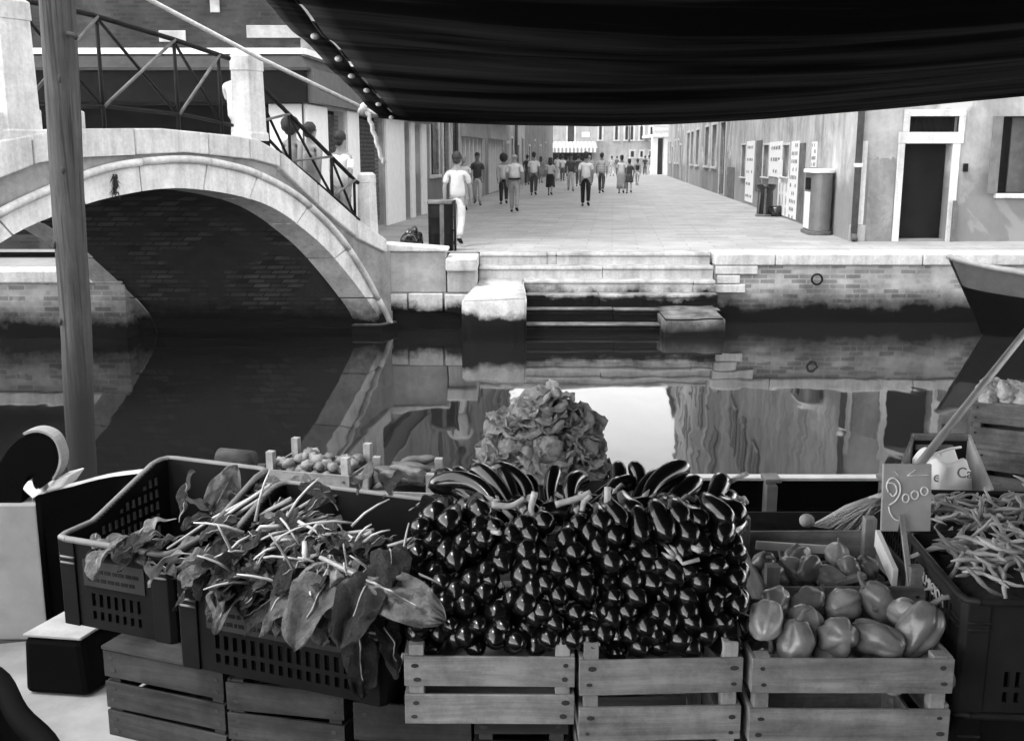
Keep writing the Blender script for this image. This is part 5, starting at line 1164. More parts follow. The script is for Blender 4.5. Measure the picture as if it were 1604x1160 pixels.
def pepper(pos, axis, label, k, s=1.0, group=None, roll=0):
    axis = Vector(axis); axis = Vector((axis.x, .75, -.35 if axis.z > .5 and k % 2 else axis.z*.35-.1)) if group and 'buried' not in group and k != 1 else axis
    t = empty('bell_pepper', pos, 0, label, 'pepper', group); t.rotation_euler = (Vector(axis).to_track_quat('Z','Y').to_matrix() @ Matrix.Rotation(roll,3,'Z')).to_euler(); t.scale = (s,)*3
    o = bpy.data.objects.new('body', PV[k][0]); COL.objects.link(o); o.parent = t; o = bpy.data.objects.new('stem', PV[k][1]); COL.objects.link(o); o.parent = t; return t
pg = 'bell peppers in the front crate'
for q, (u,v,y,ax,k,s,lab) in enumerate([(1200,972,2.01,(.25,-.1,1),0,.92,'pale bell pepper pointing down beside the eggplant heap'),(1248,1010,1.995,(.1,.25,1),1,1.0,'pale tall bell pepper at the front left of the crate'),(1262,975,2.06,(.1,.3,.9),2,.9,'bell pepper with curled top behind the front left one'),
   (1310,998,2.01,(0,.2,1),3,1.08,'large dark bell pepper in the middle of the front row'),(1372,1000,2.00,(-.8,.2,.7),4,1.02,'bell pepper lying tilted with a dented pale side'),(1440,985,2.01,(.5,.3,.8),1,1.12,'biggest pale bell pepper at the right front corner'),(1425,965,2.08,(-.9,.2,.4),0,.9,'dark bell pepper lying on its side behind the right corner one'),
   (1265,945,2.13,(.8,.3,.4),2,.92,'bell pepper lying at the back left of the front crate'),(1322,945,2.14,(.9,.1,.3),3,.92,'lobed bell pepper lying at the back middle of the front crate'),(1380,943,2.14,(-.7,.3,.6),1,.95,'grey bell pepper pointing right at the back of the crate'),(1215,945,2.12,(.3,.3,.9),4,.9,'bell pepper in shade next to the flank of eggplants'),
   (1290,1028,2.02,(.2,.6,.6),0,.85,'small bell pepper low behind the front slat')]): pepper(at(u,v,y+.02), ax, lab, k, s*.91, pg, R.uniform(0,6))
for q in range(10): pepper((.53+.085*(q % 5)+R.uniform(-.01,.01), 2.02+.1*(q//5), 1.80+R.uniform(-.01,.01)), (R.uniform(-1,1),R.uniform(-1,1),.3), 'bell pepper buried in the bottom layer of the front crate', q % 5, .85, 'buried peppers of the front crate')
for q, (u,v,y,ax,k,s,lab) in enumerate([(1195,885,2.42,(.1,-.6,.7),1,.8,'pale small pepper by the eggplants in the rear crate'),(1212,905,2.36,(.5,-.6,.3),3,.8,'pepper with a dark mouth at the front left of the rear crate'),(1240,890,2.40,(-.3,-.4,.7),0,.75,'round pepper left of centre in the rear crate'),(1268,892,2.38,(.6,-.5,.5),2,.8,'bright shiny pepper in the middle of the rear crate'),
   (1330,888,2.40,(.2,-.8,.5),4,.78,'pepper with its bud facing us in the rear crate'),(1358,890,2.42,(-.5,-.3,.6),1,.72,'pepper against the right side of the rear crate'),(1300,905,2.36,(-.8,.1,.3),0,.75,'pepper lying under the tilted slat of the rear crate'),(1250,870,2.50,(.8,.3,.4),3,.8,'shaded pepper at the back left of the rear crate'),(1310,868,2.50,(.3,.5,.7),2,.75,'shaded pepper at the back of the rear crate')]): pepper(at(u,v,y), ax, lab, k, s*.9, 'small peppers in the rear crate', R.uniform(0,6))
for q in range(8): pepper((.64+.085*(q % 4), 2.36+.12*(q//4), 1.80), (R.uniform(-1,1),R.uniform(-1,1),.3), 'pepper buried in the bottom layer of the rear crate', q % 5, .85, 'buried peppers of the rear crate')
def loose_slat(label, p, q, wd, th, mat='crate'): m = MB(); m.bar(p, q, th, wd); return tag(m.build('loose_slat', M[mat], bevel=.001), label, 'slat')
loose_slat('bright thin slat standing on edge along the right of the rear pepper crate', at(1374,842,2.56), at(1402,905,2.33), .045, .012, 'white')
loose_slat('short pale slat lying askew among the rear peppers', at(1308,913,2.33), at(1355,901,2.34), .012, .02, 'crate')
loose_slat('long pale slat across the back inside the rear pepper crate', at(1184,853,2.60), at(1322,862,2.60), .022, .010, 'white')
loose_slat('bright stick leaning between the chard crate and the eggplant crate', at(619,1058,2.06), at(633,1022,2.08), .008, .006, 'white')
# ------------------------------------------------------------------ leaves
def leaf(mb, base, direc, length, width, droop=1.2, up=(0,0,1), ruffle=.12, seed=0, cup=.25, stalk=.25, nu=15, nv=10, rib=.034, crk=1.0):
    """a crinkled blade with a raised rib: material 0 blade, 1 rib"""
    rr = random.Random(seed); d = Vector(direc).normalized(); up = Vector(up); base = Vector(base)
    lat = d.cross(up); lat = lat.normalized() if lat.length > 1e-4 else Vector((1,0,0)); nrm = lat.cross(d).normalized()
    p = base.copy(); C_ = []; step = length/nu; ph = rr.uniform(0,6); k1 = rr.uniform(5,8); bw_ = rr.uniform(.8,1.2); tw = rr.uniform(-.6,.6)
    for i in range(nu+1):
        C_.append((p.copy(), d.copy(), nrm.copy())); p = p+d*step
        ang = -droop/nu*(.4+1.2*i/nu); rot = Matrix.Rotation(-ang, 3, lat) if False else Matrix.Rotation(ang, 3, lat); d = (rot @ d).normalized(); nrm = (rot @ nrm).normalized()
        r2 = Matrix.Rotation(tw/nu, 3, d); nrm = r2 @ nrm; lat2 = r2 @ lat; lat = lat2
    lat0 = [c[1].cross(c[2]) for c in C_]
    def fn(a, b):
        i = min(nu, int(round(a*nu))); c, dd, nn = C_[i]; s = 2*b-1; t = i/nu
        if t < stalk: w_ = lerp(.04, .10, t/stalk)*width
        else: q = (t-stalk)/(1-stalk); w_ = width*.5*(max(0,math.sin(PI*min(1,q**.72*.97+.03)))**.55)*bw_*(1+.10*noise.noise(Vector((t*5,s*1.5,seed))))+.002
        n1 = noise.noise(Vector((t*3.1+seed, s*1.6, 0))); rg = .35-abs(noise.noise(Vector((t*6.5+seed, s*2.6, 4)))); n3 = noise.noise(Vector((t*13+seed, s*5, 8)))
        off = cup*abs(s)**1.5*w_ + ruffle*width*.5*abs(s)**1.6*math.sin(k1*PI*t+ph+s*1.7)*(1 if t > stalk else 0) + (n1*.16+rg*.26*crk+n3*.10*crk+crk*.06*abs(math.sin(PI*(t*7.5-abs(s)*1.6)))**.6)*width*(t > stalk) + .03*width*math.cos(s*3*PI)*(t > stalk)
        if crk and t > stalk*.7: g = c+lat0[i]*(s*w_); off += crk*(.019*noise.noise(g*60)+.030*noise.noise(g*24+Vector((seed,0,0))))*min(1, width/.08)
        return c + lat0[i]*(s*w_*(1+.08*noise.noise(Vector((t*6+seed, s*.5, 3))))) + nn*off
    o = mb.cur; mb.cur = 0; sm = mb.smooth; mb.smooth = True; mb.grid(fn, nu, nv)
    mb.cur = 1; mb.tube([fn(i/nu,.5)+C_[i][2]*(.25*lerp(rib*width,.0015,i/(nu*.85))) for i in range(int(nu*.85))], [lerp(rib*width, .0015, i/(nu*.85)) for i in range(int(nu*.85))], 6); mb.cur = o; mb.smooth = sm
def leaf_part(parent, label=None, mat='leaf', **k):
    m = MB(); leaf(m, **k); o = m.build('leaf', [M[mat], M['rib']], parent, sub=1)
    if label: o['label'] = label
    return o
ch = empty('chard_bunch', (0,0,0), 0, 'big wilting bunch of chard spilling over the front of the plastic crate', 'chard')
cl = Vector((-.752,2.225,0)); cR = Matrix.Rotation(r_(-21), 3, 'Z')
def dl(x, y, z): q = cR @ Vector((x,y,0)); return Vector((cl.x+q.x, cl.y+q.y, z))
fd = cR @ Vector((0,-1,0))                                       # out over the front edge
# leaves hanging over the front, from left to right: (u, v base) -> direction, length
sd = 0
for (u,v,y,dx,dz,L_,W_,dr) in [(420,885,2.2,-.35,.2,.16,.07,2.1),(460,880,2.20,-.25,.35,.17,.08,2.0),(500,875,2.17,-.2,.35,.18,.09,2.1),(560,880,2.14,.15,.35,.16,.08,2.1),(585,885,2.13,.2,.3,.16,.08,2.3),
   (545,900,2.12,.0,.1,.27,.13,1.9),(600,900,2.10,.15,.2,.27,.12,2.2),(490,905,2.14,-.2,.1,.22,.10,1.8),(360,890,2.26,-.7,.1,.19,.06,1.7),(430,905,2.18,-.5,.05,.20,.07,1.6),(610,860,2.14,.5,.4,.20,.10,2.0),(570,930,2.08,.05,-.1,.16,.09,1.4),(520,935,2.10,-.1,-.1,.16,.09,1.4)]:
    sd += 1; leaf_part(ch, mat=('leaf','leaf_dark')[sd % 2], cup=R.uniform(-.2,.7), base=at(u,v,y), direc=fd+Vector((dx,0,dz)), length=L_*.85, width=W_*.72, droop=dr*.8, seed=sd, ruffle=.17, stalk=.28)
hl = at(520,872,2.12)
leaf_part(ch, 'broad pale crinkled leaf facing us in the middle of the bunch', mat='leaf_pale', base=at(518,868,2.095), direc=at(505,975,2.035)-at(518,868,2.095), length=.135, width=.125, droop=.9, up=(.1,-.75,.55), seed=71, ruffle=.22, stalk=.12, rib=.03, nu=30, nv=22, crk=1.5)
leaf_part(ch, 'long pale leaf on a thick white stalk reaching right towards the eggplants', mat='leaf_pale', base=at(500,872,2.075), direc=at(690,962,1.945)-at(500,872,2.075), length=.305, width=.105, droop=.35, up=(.25,-.75,.6), seed=77, ruffle=.16, stalk=.47, rib=.055, nu=34, nv=20, cup=.5, crk=1.1)
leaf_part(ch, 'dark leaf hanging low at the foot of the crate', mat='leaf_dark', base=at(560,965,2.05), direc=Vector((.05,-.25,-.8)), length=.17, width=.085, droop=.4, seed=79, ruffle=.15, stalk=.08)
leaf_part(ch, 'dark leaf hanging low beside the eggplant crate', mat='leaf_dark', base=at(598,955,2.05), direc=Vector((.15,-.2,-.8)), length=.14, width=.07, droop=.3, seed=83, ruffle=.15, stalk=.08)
for q in range(150):
    u = 355+270*R.random(); v = R.uniform(835,945); y = 2.23-.0011*(v-850)-.00022*(u-350); sd += 1
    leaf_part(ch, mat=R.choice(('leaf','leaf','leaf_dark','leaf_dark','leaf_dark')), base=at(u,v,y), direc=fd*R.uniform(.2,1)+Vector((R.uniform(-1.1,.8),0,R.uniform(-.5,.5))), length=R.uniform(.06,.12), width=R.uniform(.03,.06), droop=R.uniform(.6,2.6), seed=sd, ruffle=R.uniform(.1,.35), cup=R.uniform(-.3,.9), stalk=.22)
for q in range(34):
    u = 360+280*R.random(); v = R.uniform(800,930); y = 2.20-.0011*(v-850)-.00022*(u-350); a = at(u,v,y-.015); d = Vector((R.uniform(-1,1),R.uniform(-.35,.1),R.uniform(-.6,.7))).normalized()*R.uniform(.06,.13); m = MB()
    m.tube([a, a+d*.35+Vector((0,-.008,.010)), a+d*.7+Vector((0,-.008,.008)), a+d], [R.uniform(.0026,.0042),.003,.0025,.0016], 6); m.build('stalk', M['stalk'] if q % 3 else M['rib'], ch)
# body of the bunch: stems and leaves heaped in the crate, running up to the right
for q in range(44):
    x = R.uniform(.05,.42); y = R.uniform(.03,.30); z = 1.915+.05*math.sin(PI*min(1,x/.45))+R.uniform(-.02,.05)
    sd += 1; leaf_part(ch, mat=R.choice(('leaf','leaf_dark')), base=dl(x,y,z), direc=Vector((R.uniform(-1.0,.5), R.uniform(-.9,.3), R.uniform(-.05,.35))), length=R.uniform(.10,.18), width=R.uniform(.03,.06), droop=R.uniform(.6,1.8), seed=sd, ruffle=.22, stalk=.35)
for q in range(16):
    u0 = R.uniform(330,560); a = at(u0, R.uniform(850,885), 2.28); b = a+Vector((R.uniform(.06,.20), R.uniform(-.03,.06), R.uniform(.0,.075))); m = MB()
    m.tube([a, a.lerp(b,.5)+Vector((0,0,R.uniform(.0,.03))), b], [.0045,.005,.006], 6); m.build('stalk', M['stalk'], ch)
for (u,v,du,dv) in [(485,890,-8,-42),(500,870,-40,15),(425,915,-12,-30)]:
    m = MB(); a = at(u,v,2.13); b = at(u+du,v+dv,2.13); m.tube([a, a.lerp(b,.5)+Vector((0,-.02,.012)), b], [.0065,.007,.005], 7); m.build('stalk', M['stalk'], ch)
for (u,v,y,dx,dz,L_,W_) in [(650,835,2.2,.6,.3,.14,.05),(640,800,2.26,.5,.4,.13,.05),(600,780,2.32,.3,.5,.14,.07),(560,775,2.36,.1,.6,.12,.06),(530,800,2.32,-.2,.6,.13,.06),(660,860,2.16,.4,.2,.15,.07)]:
    sd += 1; leaf_part(ch, mat=R.choice(('leaf','leaf_dark')), base=at(u,v,y), direc=Vector((dx,-.2,dz)), length=L_, width=W_, droop=1.5, seed=sd, ruffle=.2)
gs = empty('greens_bunch', (0,0,0), 0, 'long-stalked bunch of greens lying across the far left crate', 'greens')
for q in range(26):
    a = at(R.uniform(262,335), R.uniform(852,882), R.uniform(2.48,2.56)); b = a+Vector((R.uniform(.14,.34), R.uniform(-.03,.12), R.uniform(.05,.16))); m = MB()
    m.tube([a, a.lerp(b,.5)+Vector((0,0,R.uniform(-.005,.02))), b], [.004,.0045,.005], 6); m.build('stalk', M['stalk'] if q % 3 else M['bean'], gs)
for q in range(26):
    a = at(R.uniform(270,470), R.uniform(800,875), R.uniform(2.42,2.58)); sd += 1
    leaf_part(gs, mat=R.choice(('leaf','leaf_dark')), base=a, direc=Vector((R.uniform(-1,.6),R.uniform(-.8,.3),R.uniform(-.1,.3))), length=R.uniform(.1,.17), width=R.uniform(.03,.07), droop=R.uniform(.6,1.6), seed=sd, ruffle=.22)
leaf_part(gs, 'bright flat leaf standing up at the back of the far crate', base=at(330,806,2.66), direc=Vector((.42,.12,.75)), length=.15, width=.10, droop=.2, up=(.3,-1,.1), seed=201, ruffle=.06, stalk=.1)
for (u,v,dx) in [(352,770,.5),(372,765,.7),(340,790,-.3),(390,752,.8),(430,745,.9)]:
    sd += 1; leaf_part(gs, base=at(u,v+20,2.68), direc=Vector((dx,-.2,.5)), length=.12, width=.05, droop=1.2, seed=sd, ruffle=.2)
tp = empty('greens_trimmings', (0,0,0), 0, 'small cut green tops hanging over the front rim of the far left crate', 'greens')
for q in range(24):
    u = R.uniform(150,265); a = at(u, 838+.10*(u-150)+R.uniform(-8,12), 2.49-.0008*(u-150)); sd += 1
    leaf_part(tp, mat=R.choice(('leaf','leaf_dark')), base=a, direc=Vector((R.uniform(-.9,.5),-.5,R.uniform(-.1,.4))), length=R.uniform(.05,.11), width=R.uniform(.02,.045), droop=R.uniform(1,2.4), seed=sd, ruffle=.2, nu=9, nv=5)
for (u,v,dx,dr,W_) in [(185,862,-.2,2.2,.045),(230,878,.7,1.2,.05),(275,885,.8,.9,.06),(320,885,.5,.8,.05)]:
    sd += 1; leaf_part(tp, base=at(u,v,2.40), direc=Vector((dx,-.6,.25)), length=.12, width=W_, droop=dr, seed=sd, ruffle=.12)
# lettuces
def lettuce_mesh(seed, r=.145):
    rr = random.Random(seed); m = MB()
    m.ball((0,0,r*.55), (r*.55,r*.55,r*.6), 12, 8, None, .3, seed)
    for ring_, (n, tilt, L_, W_) in enumerate([(4,.3,1.0,1.1),(6,.7,1.2,1.35),(7,1.1,1.35,1.5),(6,1.5,1.3,1.4)]):
        for k in range(n):
            a = 2*PI*(k+rr.uniform(-.3,.3))/n+ring_*.4; ti = tilt+rr.uniform(-.15,.15); out = Vector((math.cos(a),math.sin(a),0))
            leaf(m, out*r*.12+Vector((0,0,.012)), out*math.sin(ti)+Vector((0,0,math.cos(ti))), r*L_*rr.uniform(.9,1.1), r*W_*rr.uniform(.85,1.15), rr.uniform(.3,1.3), (0,0,1) if ti > .3 else tuple(-out), .12, seed*100+ring_*20+k, .3, .04, 12, 9, .02, .35)
    return m.mesh('lettuce', [M['lettuce'], M['rib']])
LV = [lettuce_mesh(s) for s in (1,2,3)]
Q_ = wooden_crate('dark crate beneath the piled lettuces by the far gunwale', (.02,4.42), .44, .36, 1.10, 1.46, 0, 4, .0, OLD)
m_ = MB(); m_.box(-.02,.50,4.40,4.80,.452,1.098); tag(m_.build('wooden_box', M['old_crate'], bevel=.004), 'tall dark box standing on the boat floor under the lettuce crate', 'box')
for q, (u,v,y,k,s,lab) in enumerate([(806,702,4.55,0,1.05,'lettuce at the lower left of the pile'),(856,705,4.50,1,1.1,'pale lettuce at the lower middle of the pile'),(900,702,4.55,2,1.05,'lettuce at the lower right of the pile over the bright water'),(815,662,4.62,2,1.0,'lettuce at the left of the second layer'),(890,662,4.62,0,1.0,'lettuce at the right of the second layer'),(850,650,4.6,1,1.0,'lettuce in the middle of the second layer'),(852,628,4.66,2,.95,'ribbed lettuce crowning the pile'),(868,690,4.75,0,1.,'lettuce at the back of the pile')]):
    o = bpy.data.objects.new('lettuce', LV[k]); COL.objects.link(o); p = at(u,v,y); o.location = p-Vector((0,0,.05)); o.scale = (s*.78,)*3; a = R.uniform(0,6); o.rotation_euler = (R.uniform(.15,.7)*(1 if v > 655 else .4), R.uniform(-.4,.4)+(.5 if u > 890 else -.4 if u < 810 else 0), a*0+R.uniform(-.6,.6)); tag(o, lab, 'lettuce', 'lettuces piled on the dark crate')

# small boxes by the far gunwale
S1 = at(416,742,4.0)
R1 = wooden_crate('tilted pale tray of knobbly vegetables by the far gunwale', (at(412,735,4.0).x,4.0), .37, .26, 1.555, 1.655, r_(-16), 1, .055, slat_h=.085)
m_ = MB(); m_.box(-.93,-.30,3.90,4.35,.452,1.553); tag(m_.build('wooden_box', M['old_crate'], bevel=.004), 'tall dark box under the tray of knobbly vegetables', 'box')
for q in range(44):
    x = .03+.31*R.random(); y = .03+.2*R.random(); lay = q//22; m = MB(); c = Matrix.Rotation(r_(-16),3,'Z') @ Vector((x,y,0)); p = Vector((at(412,735,4.0).x+c.x, 4.0+c.y, 1.615+.035*lay+.01*R.random()))
    m.ball((0,0,0), (R.uniform(.022,.034),R.uniform(.02,.028),R.uniform(.018,.026)), 10, 8, Matrix.Rotation(R.uniform(0,3),3,'Z'), .45, q); o = m.build('potato', M['fungus']); o.location = p
    tag(o, 'small knobbly vegetable heaped in the tilted tray', 'vegetable', 'knobbly vegetables in the tilted tray')
sx0 = at(562,775,3.9); S_ = wooden_crate('low pale tray of cucumbers beside the knobbly vegetables', (at(560,760,3.85).x,3.86), .30, .26, 1.535, 1.615, r_(-5), 1, .05, slat_h=.06)
m_ = MB(); m_.box(-.56+.275,.02,3.80,4.2,.452,1.533); tag(m_.build('wooden_box', M['old_crate'], bevel=.004), 'tall dark box under the cucumber tray', 'box')
for q in range(11):
    m = MB(); L_ = R.uniform(.15,.2); m.tube([(L_*(i/8-.5),.012*math.sin(i/8*PI),.004*math.sin(i)) for i in range(9)], [.006,.015,.019,.02,.02,.02,.019,.015,.006], 9); o = m.build('cucumber', M['cuke'])
    b_ = at(560,760,3.85); o.location = (b_.x+.16+R.uniform(-.05,.05), 3.90+.019*q, 1.60+.035*math.sin(q*1.1)**2+.01); o.rotation_euler = (R.uniform(0,6), R.uniform(-.15,.15), R.uniform(-.4,.25)+(1.9 if q == 1 else 0)); tag(o, 'ridged green cucumber lying in the low tray', 'cucumber', 'cucumbers in the low tray')
m_ = MB(); a = at(345,717,4.35); b = at(396,722,4.3); m_.tube([a,b],.045,14); tag(m_.build('log_roller', M['dark_wood']), 'short dark timber roller beside the tilted tray', 'roller')
m_ = MB(); m_.box(a.x-.06,b.x+.02,4.22,4.46,.452,a.z-.055); tag(m_.build('wooden_box', M['old_crate'], bevel=.004), 'dark box carrying the short timber roller', 'box')

# ------------------------------------------------------------------ beans
def bean_meshes(n):
    out = []
    for i in range(n):
        rr = random.Random(900+i); m = MB(); L_ = rr.uniform(.12,.20); a1, a2 = rr.uniform(-2.4,2.4), rr.uniform(-2.6,2.6); pts = []; p = Vector((0,0,0)); h = 0; hz = 0; K = 14
        for k in range(K+1):
            pts.append(p.copy()); h += a1/K*1.1+(a2/K if k > K/2 else -a2/K*.3); hz += rr.uniform(-.22,.22); h += rr.uniform(-.2,.2); p = p+Vector((math.cos(h)*math.cos(hz), math.sin(h)*math.cos(hz), math.sin(hz)))*(L_/K)
        c = pts[K//2]; pts = [q-c for q in pts]; r0 = rr.uniform(.0040,.0056)
        m.tube(pts, [r0*(.28 if k in (0,) else .18 if k == K else (.72 if k in (1,K-1) else 1))*(1+.20*math.sin(k*1.9+i)) for k in range(K+1)], 7); out.append(m.mesh('bean', M['bean']))
    return out
BV = bean_meshes(16)
def beans(n, crate_loc, yaw, w, d, z, hump, label, group):
    rot = Matrix.Rotation(yaw, 3, 'Z')
    for q in range(n):
        x = R.uniform(.05,w-.05); y = R.uniform(.055,d-.04); lay = q/n; o = bpy.data.objects.new('bean', BV[R.randrange(16)]); COL.objects.link(o)
        hh = hump*math.sin(PI*min(.97,max(.03,x/w)))**.7*math.sin(PI*min(.95,max(.12,y/d+.12)))**.8; c = rot @ Vector((x,y,0)); o.location = (crate_loc[0]+c.x, crate_loc[1]+c.y, z+hh+.026*lay+R.uniform(-.004,.004))
        o.rotation_euler = (R.uniform(-.5,.5), R.uniform(-.45,.45), R.uniform(0,6.3)); s = R.uniform(.9,1.25); o.scale = (s,s,s); tag(o, label, 'bean', group)
beans(165, (.928,2.02), r_(-4), .60, .40, 1.925, .075, 'curly bean pod heaped in the front lettered crate', 'beans in the front crate')
beans(135, (1.02,2.47), r_(-4), .62, .42, 1.885, .050, 'bean pod lying in the rear plastic crate', 'beans in the rear crate')
def mound(name, loc, yaw, w, d, z, hump, parent_):
    m = MB(); m.smooth = True; rot = Matrix.Rotation(yaw,3,'Z')
    def f(a, b):
        x, y = .013+a*(w-.026), .013+b*(d-.026); c = rot @ Vector((x,y,0)); hh = hump*math.sin(PI*min(.97,max(.03,a)))**.7*math.sin(PI*min(.95,max(.12,b+.12)))**.8; return Vector((loc[0]+c.x, loc[1]+c.y, z+hh-.012+.012*noise.noise(Vector((x*40,y*40,0)))))
    m.grid(f, 40, 30); o = m.build('bean_bed', M['old_crate']); return tag(o, 'dark mass of beans under the top layer of the '+name, 'beans', None, 'stuff')
mound('front crate', (.928,2.02), r_(-4), .60, .40, 1.920, .075, L1); mound('rear crate', (1.02,2.47), r_(-4), .62, .42, 1.880, .050, M1)

# ------------------------------------------------------------------ price board, broom, sack, right-hand crates
sg = empty('price_board', (0,0,0), 0, 'grey slate price board chalked 2000 on a wooden stake', 'price sign')
c0 = at(1384,727,2.36); c1 = at(1460,727,2.36); c2 = at(1458,832,2.34); c3 = at(1380,832,2.34)
m_ = MB(); notch = [at(1418,832,2.34), at(1411,808,2.345), at(1407,832,2.34)]
m_.prism([c0, c1, c2]+notch+[c3], (0,.009,0)); m_.build('board', M['slate'], sg, bevel=.002)
def chalk(strokes, rad=.0018):
    m = MB()
    for s_ in strokes:
        tt = smooth_tab(s_, 6); m.tube([at(p.x,p.y,2.36-.0002*(p.y-727))-Vector((0,.0035,0)) for p in tt], rad, 6)
    m.build('chalk_figures', M['chalk'], sg)
circ = lambda cx, cy, rx, ry: [(cx+rx*math.cos(-PI/2+k*PI/4), cy+ry*math.sin(-PI/2+k*PI/4)) for k in range(9)]
chalk([[(1393,771),(1398,776),(1404,768),(1400,757),(1391,755),(1389,764),(1393,778)][:5]+[(1391,754)], [(1391,770),(1388,760),(1392,750),(1400,748),(1408,756),(1409,770),(1403,782),(1392,790)], [(1391,792),(1394,803),(1401,812),(1409,814)], circ(1418,779,5,6.5), circ(1432,774,5.5,6.5), circ(1447,768,5.5,6.5)])
chalk([[(1400,737),(1406,743)],[(1420,744),(1434,734)],[(1420,744),(1455,743)]], .0010)
m_ = MB(); m_.bar(at(1412,806,2.330),at(1427,925,2.27),.012,.006); m_.build('stake', M['crate_z'], sg)
br = empty('broom', (0,0,0), 0, 'straw broom with a long handle propped over the crates at right', 'broom')
hp = at(1388,792,2.86); ht = at(1610,515,4.1); d_ = (ht-hp).normalized()
m_ = MB(); m_.tube([hp+d_*.0, ht+d_*.35], .0135, 10); m_.build('handle', grey('broom_handle', .2, .32, 8, .6, .1), br)
m_ = MB(); e0 = at(1384,782,2.84); 
for q in range(150):
    a = e0+Vector((R.uniform(-.01,.01),R.uniform(-.02,.02),R.uniform(-.012,.012))); f_ = R.random(); b = at(lerp(1272,1345,f_**1.5)+R.uniform(-4,4), lerp(822,832,f_), 2.80+R.uniform(-.05,.05)); m_.tube([a, a.lerp(b,.5)+Vector((0,0,.012)), b], [.0032,.0026,.0014], 4)
m_.build('bristles', M['bristle'], br); m_ = MB(); m_.tube([e0+Vector((.02,.0,.008)), e0+Vector((-.035,0,-.012))], .020, 10); m_.build('binding', M['rope'], br)
m_ = MB(); p = at(1264,815,2.74); m_.ball(p, (.021,.021,.019), 14, 10, None, 0); 
for i, v in enumerate(m_.v):
    a = math.atan2(v.x-p.x, v.z-p.z+.01); m_.v[i] = p+(v-p)*(1-.16*math.exp(-((v.x-p.x)/.003)**2)*(v.y < p.y))
tag(m_.build('peach', grey('peach_skin', .3, .4, 14, .7, .1)), 'single cleft peach on the edge behind the pepper crates', 'peach')
N0 = Vector((at(1522,640,4.25).x, 4.25, 0)); yN = r_(-28)
NC = []
for k, (za, zb, lab) in enumerate([(1.66,1.86,'pale slatted crate of white florets, topmost of the stack at the right edge'),(1.455,1.655,'second crate of the stack at the right edge'),(1.25,1.45,'third crate of the stack at the right edge'),(1.045,1.245,'bottom crate of the stack at the right edge')]):
    wooden_crate(lab, (N0.x+(.04 if k % 2 else 0), N0.y), .46, .30, za, zb, yN, 2, .03 if k == 0 else 0, ('crate','crate_y','crate_z') if k == 0 else OLD if k > 1 else ('crate','crate_y','crate_z'), slat_h=.092)
m_ = MB(); m_.box(N0.x-.0,N0.x+.5,4.15,4.6,.452,1.043); tag(m_.build('wooden_box', M['old_crate'], bevel=.004), 'dark box on the boat floor under the right edge stack', 'box')
for q in range(32):
    c = Matrix.Rotation(yN,3,'Z') @ Vector((.055+.07*(q % 6)+R.uniform(-.01,.01), .05+.065*((q//6) % 4)+R.uniform(-.01,.01), 0)); m = MB(); m.ball((0,0,0), (.045,.045,.036), 16, 12, None, .55, q*3); 
    for j in range(7): a = j*.9; m.ball((.028*math.cos(a),.028*math.sin(a),.012), .017, 8, 6, None, .4, j+q)
    o = m.build('floret', M['cauli']); o.location = (N0.x+c.x, N0.y+c.y, 1.862+.034*(q > 23)+R.uniform(0,.014)); o.rotation_euler = (R.uniform(-.5,.5),R.uniform(-.5,.5),R.uniform(0,6)); tag(o, 'rumpled white floret heaped in the top right crate', 'cauliflower', 'white florets in the top right crate')
# open box with the printed sack
ob = empty('open_box', (0,0,0), 0, 'open slatted box with flared sides holding the printed sack', 'box')
Yb, Yf = 3.75, 3.35
bl0, br0 = at(1428,679,Yb), at(1516,680,Yb); fl0, fr0 = at(1400,752,Yf), at(1552,765,Yf); zb_ = 1.40
m_ = MB(); m_.prism([bl0, br0, Vector((br0.x,Yb,zb_)), Vector((bl0.x,Yb,zb_))], (0,.012,0)); m_.build('back_panel', M['old_crate'], ob)
m_ = MB(); m_.bar(at(1430,684,Yb-.01), at(1515,685,Yb-.01), .014, .022); m_.bar(at(1434,700,Yb-.05), at(1492,700,Yb-.05), .014,.016); m_.build('rail', M['crate'], ob)
m_ = MB()
for k in range(3):
    a0, a1 = k/3+.01, (k+1)/3-.01; T0, T1 = bl0.lerp(Vector((bl0.x-.005,bl0.y,zb_)), a0), bl0.lerp(Vector((bl0.x-.005,bl0.y,zb_)), a1); G0, G1 = fl0.lerp(Vector((fl0.x+.02,fl0.y,zb_)), a0), fl0.lerp(Vector((fl0.x+.02,fl0.y,zb_)), a1)
    m_.prism([T0, T1, G1, G0], (.010,0,0))
m_.build('side_panel', M['crate_y'], ob); m_ = MB(); m_.prism([br0, fr0, Vector((fr0.x-.02,Yf,zb_)), Vector((br0.x,Yb,zb_))], (.010,0,0)); m_.build('side_panel', grey('pale_board', .42, .56, 4, .8, .1), ob)
m_ = MB(); m_.add([(bl0.x,Yb,zb_),(br0.x,Yb,zb_),(fr0.x-.02,Yf,zb_),(fl0.x+.02,Yf,zb_)], [(0,1,2,3)]); m_.build('base', M['old_crate'], ob, solid=.01)
m_ = MB(); m_.box(bl0.x-.05,fr0.x,Yf-.02,Yb+.03,.452,zb_-.008); tag(m_.build('wooden_box', M['old_crate'], bevel=.004), 'dark box on the boat floor under the printed sack', 'box')
sk_ = empty('paper_sack', (0,0,0), 0, 'white printed paper sack with dark letters standing in the open box', 'sack')
edge = [(1446,735),(1456,722),(1466,716),(1476,722),(1486,727),(1497,723),(1508,716),(1515,722),(1519,740)]
yk = lambda u: 3.46-.05*math.sin(PI*max(0,min(1,(u-1446)/73)))
m_ = MB(); m_.smooth = True; n_ = 18
def fs(a, b):
    u = lerp(1446,1522,a); vt_ = interp(edge, u); v = lerp(vt_, 800, b); y = yk(u)-.03*b+.008*math.sin(a*9+b*3); return at(u, v, y)
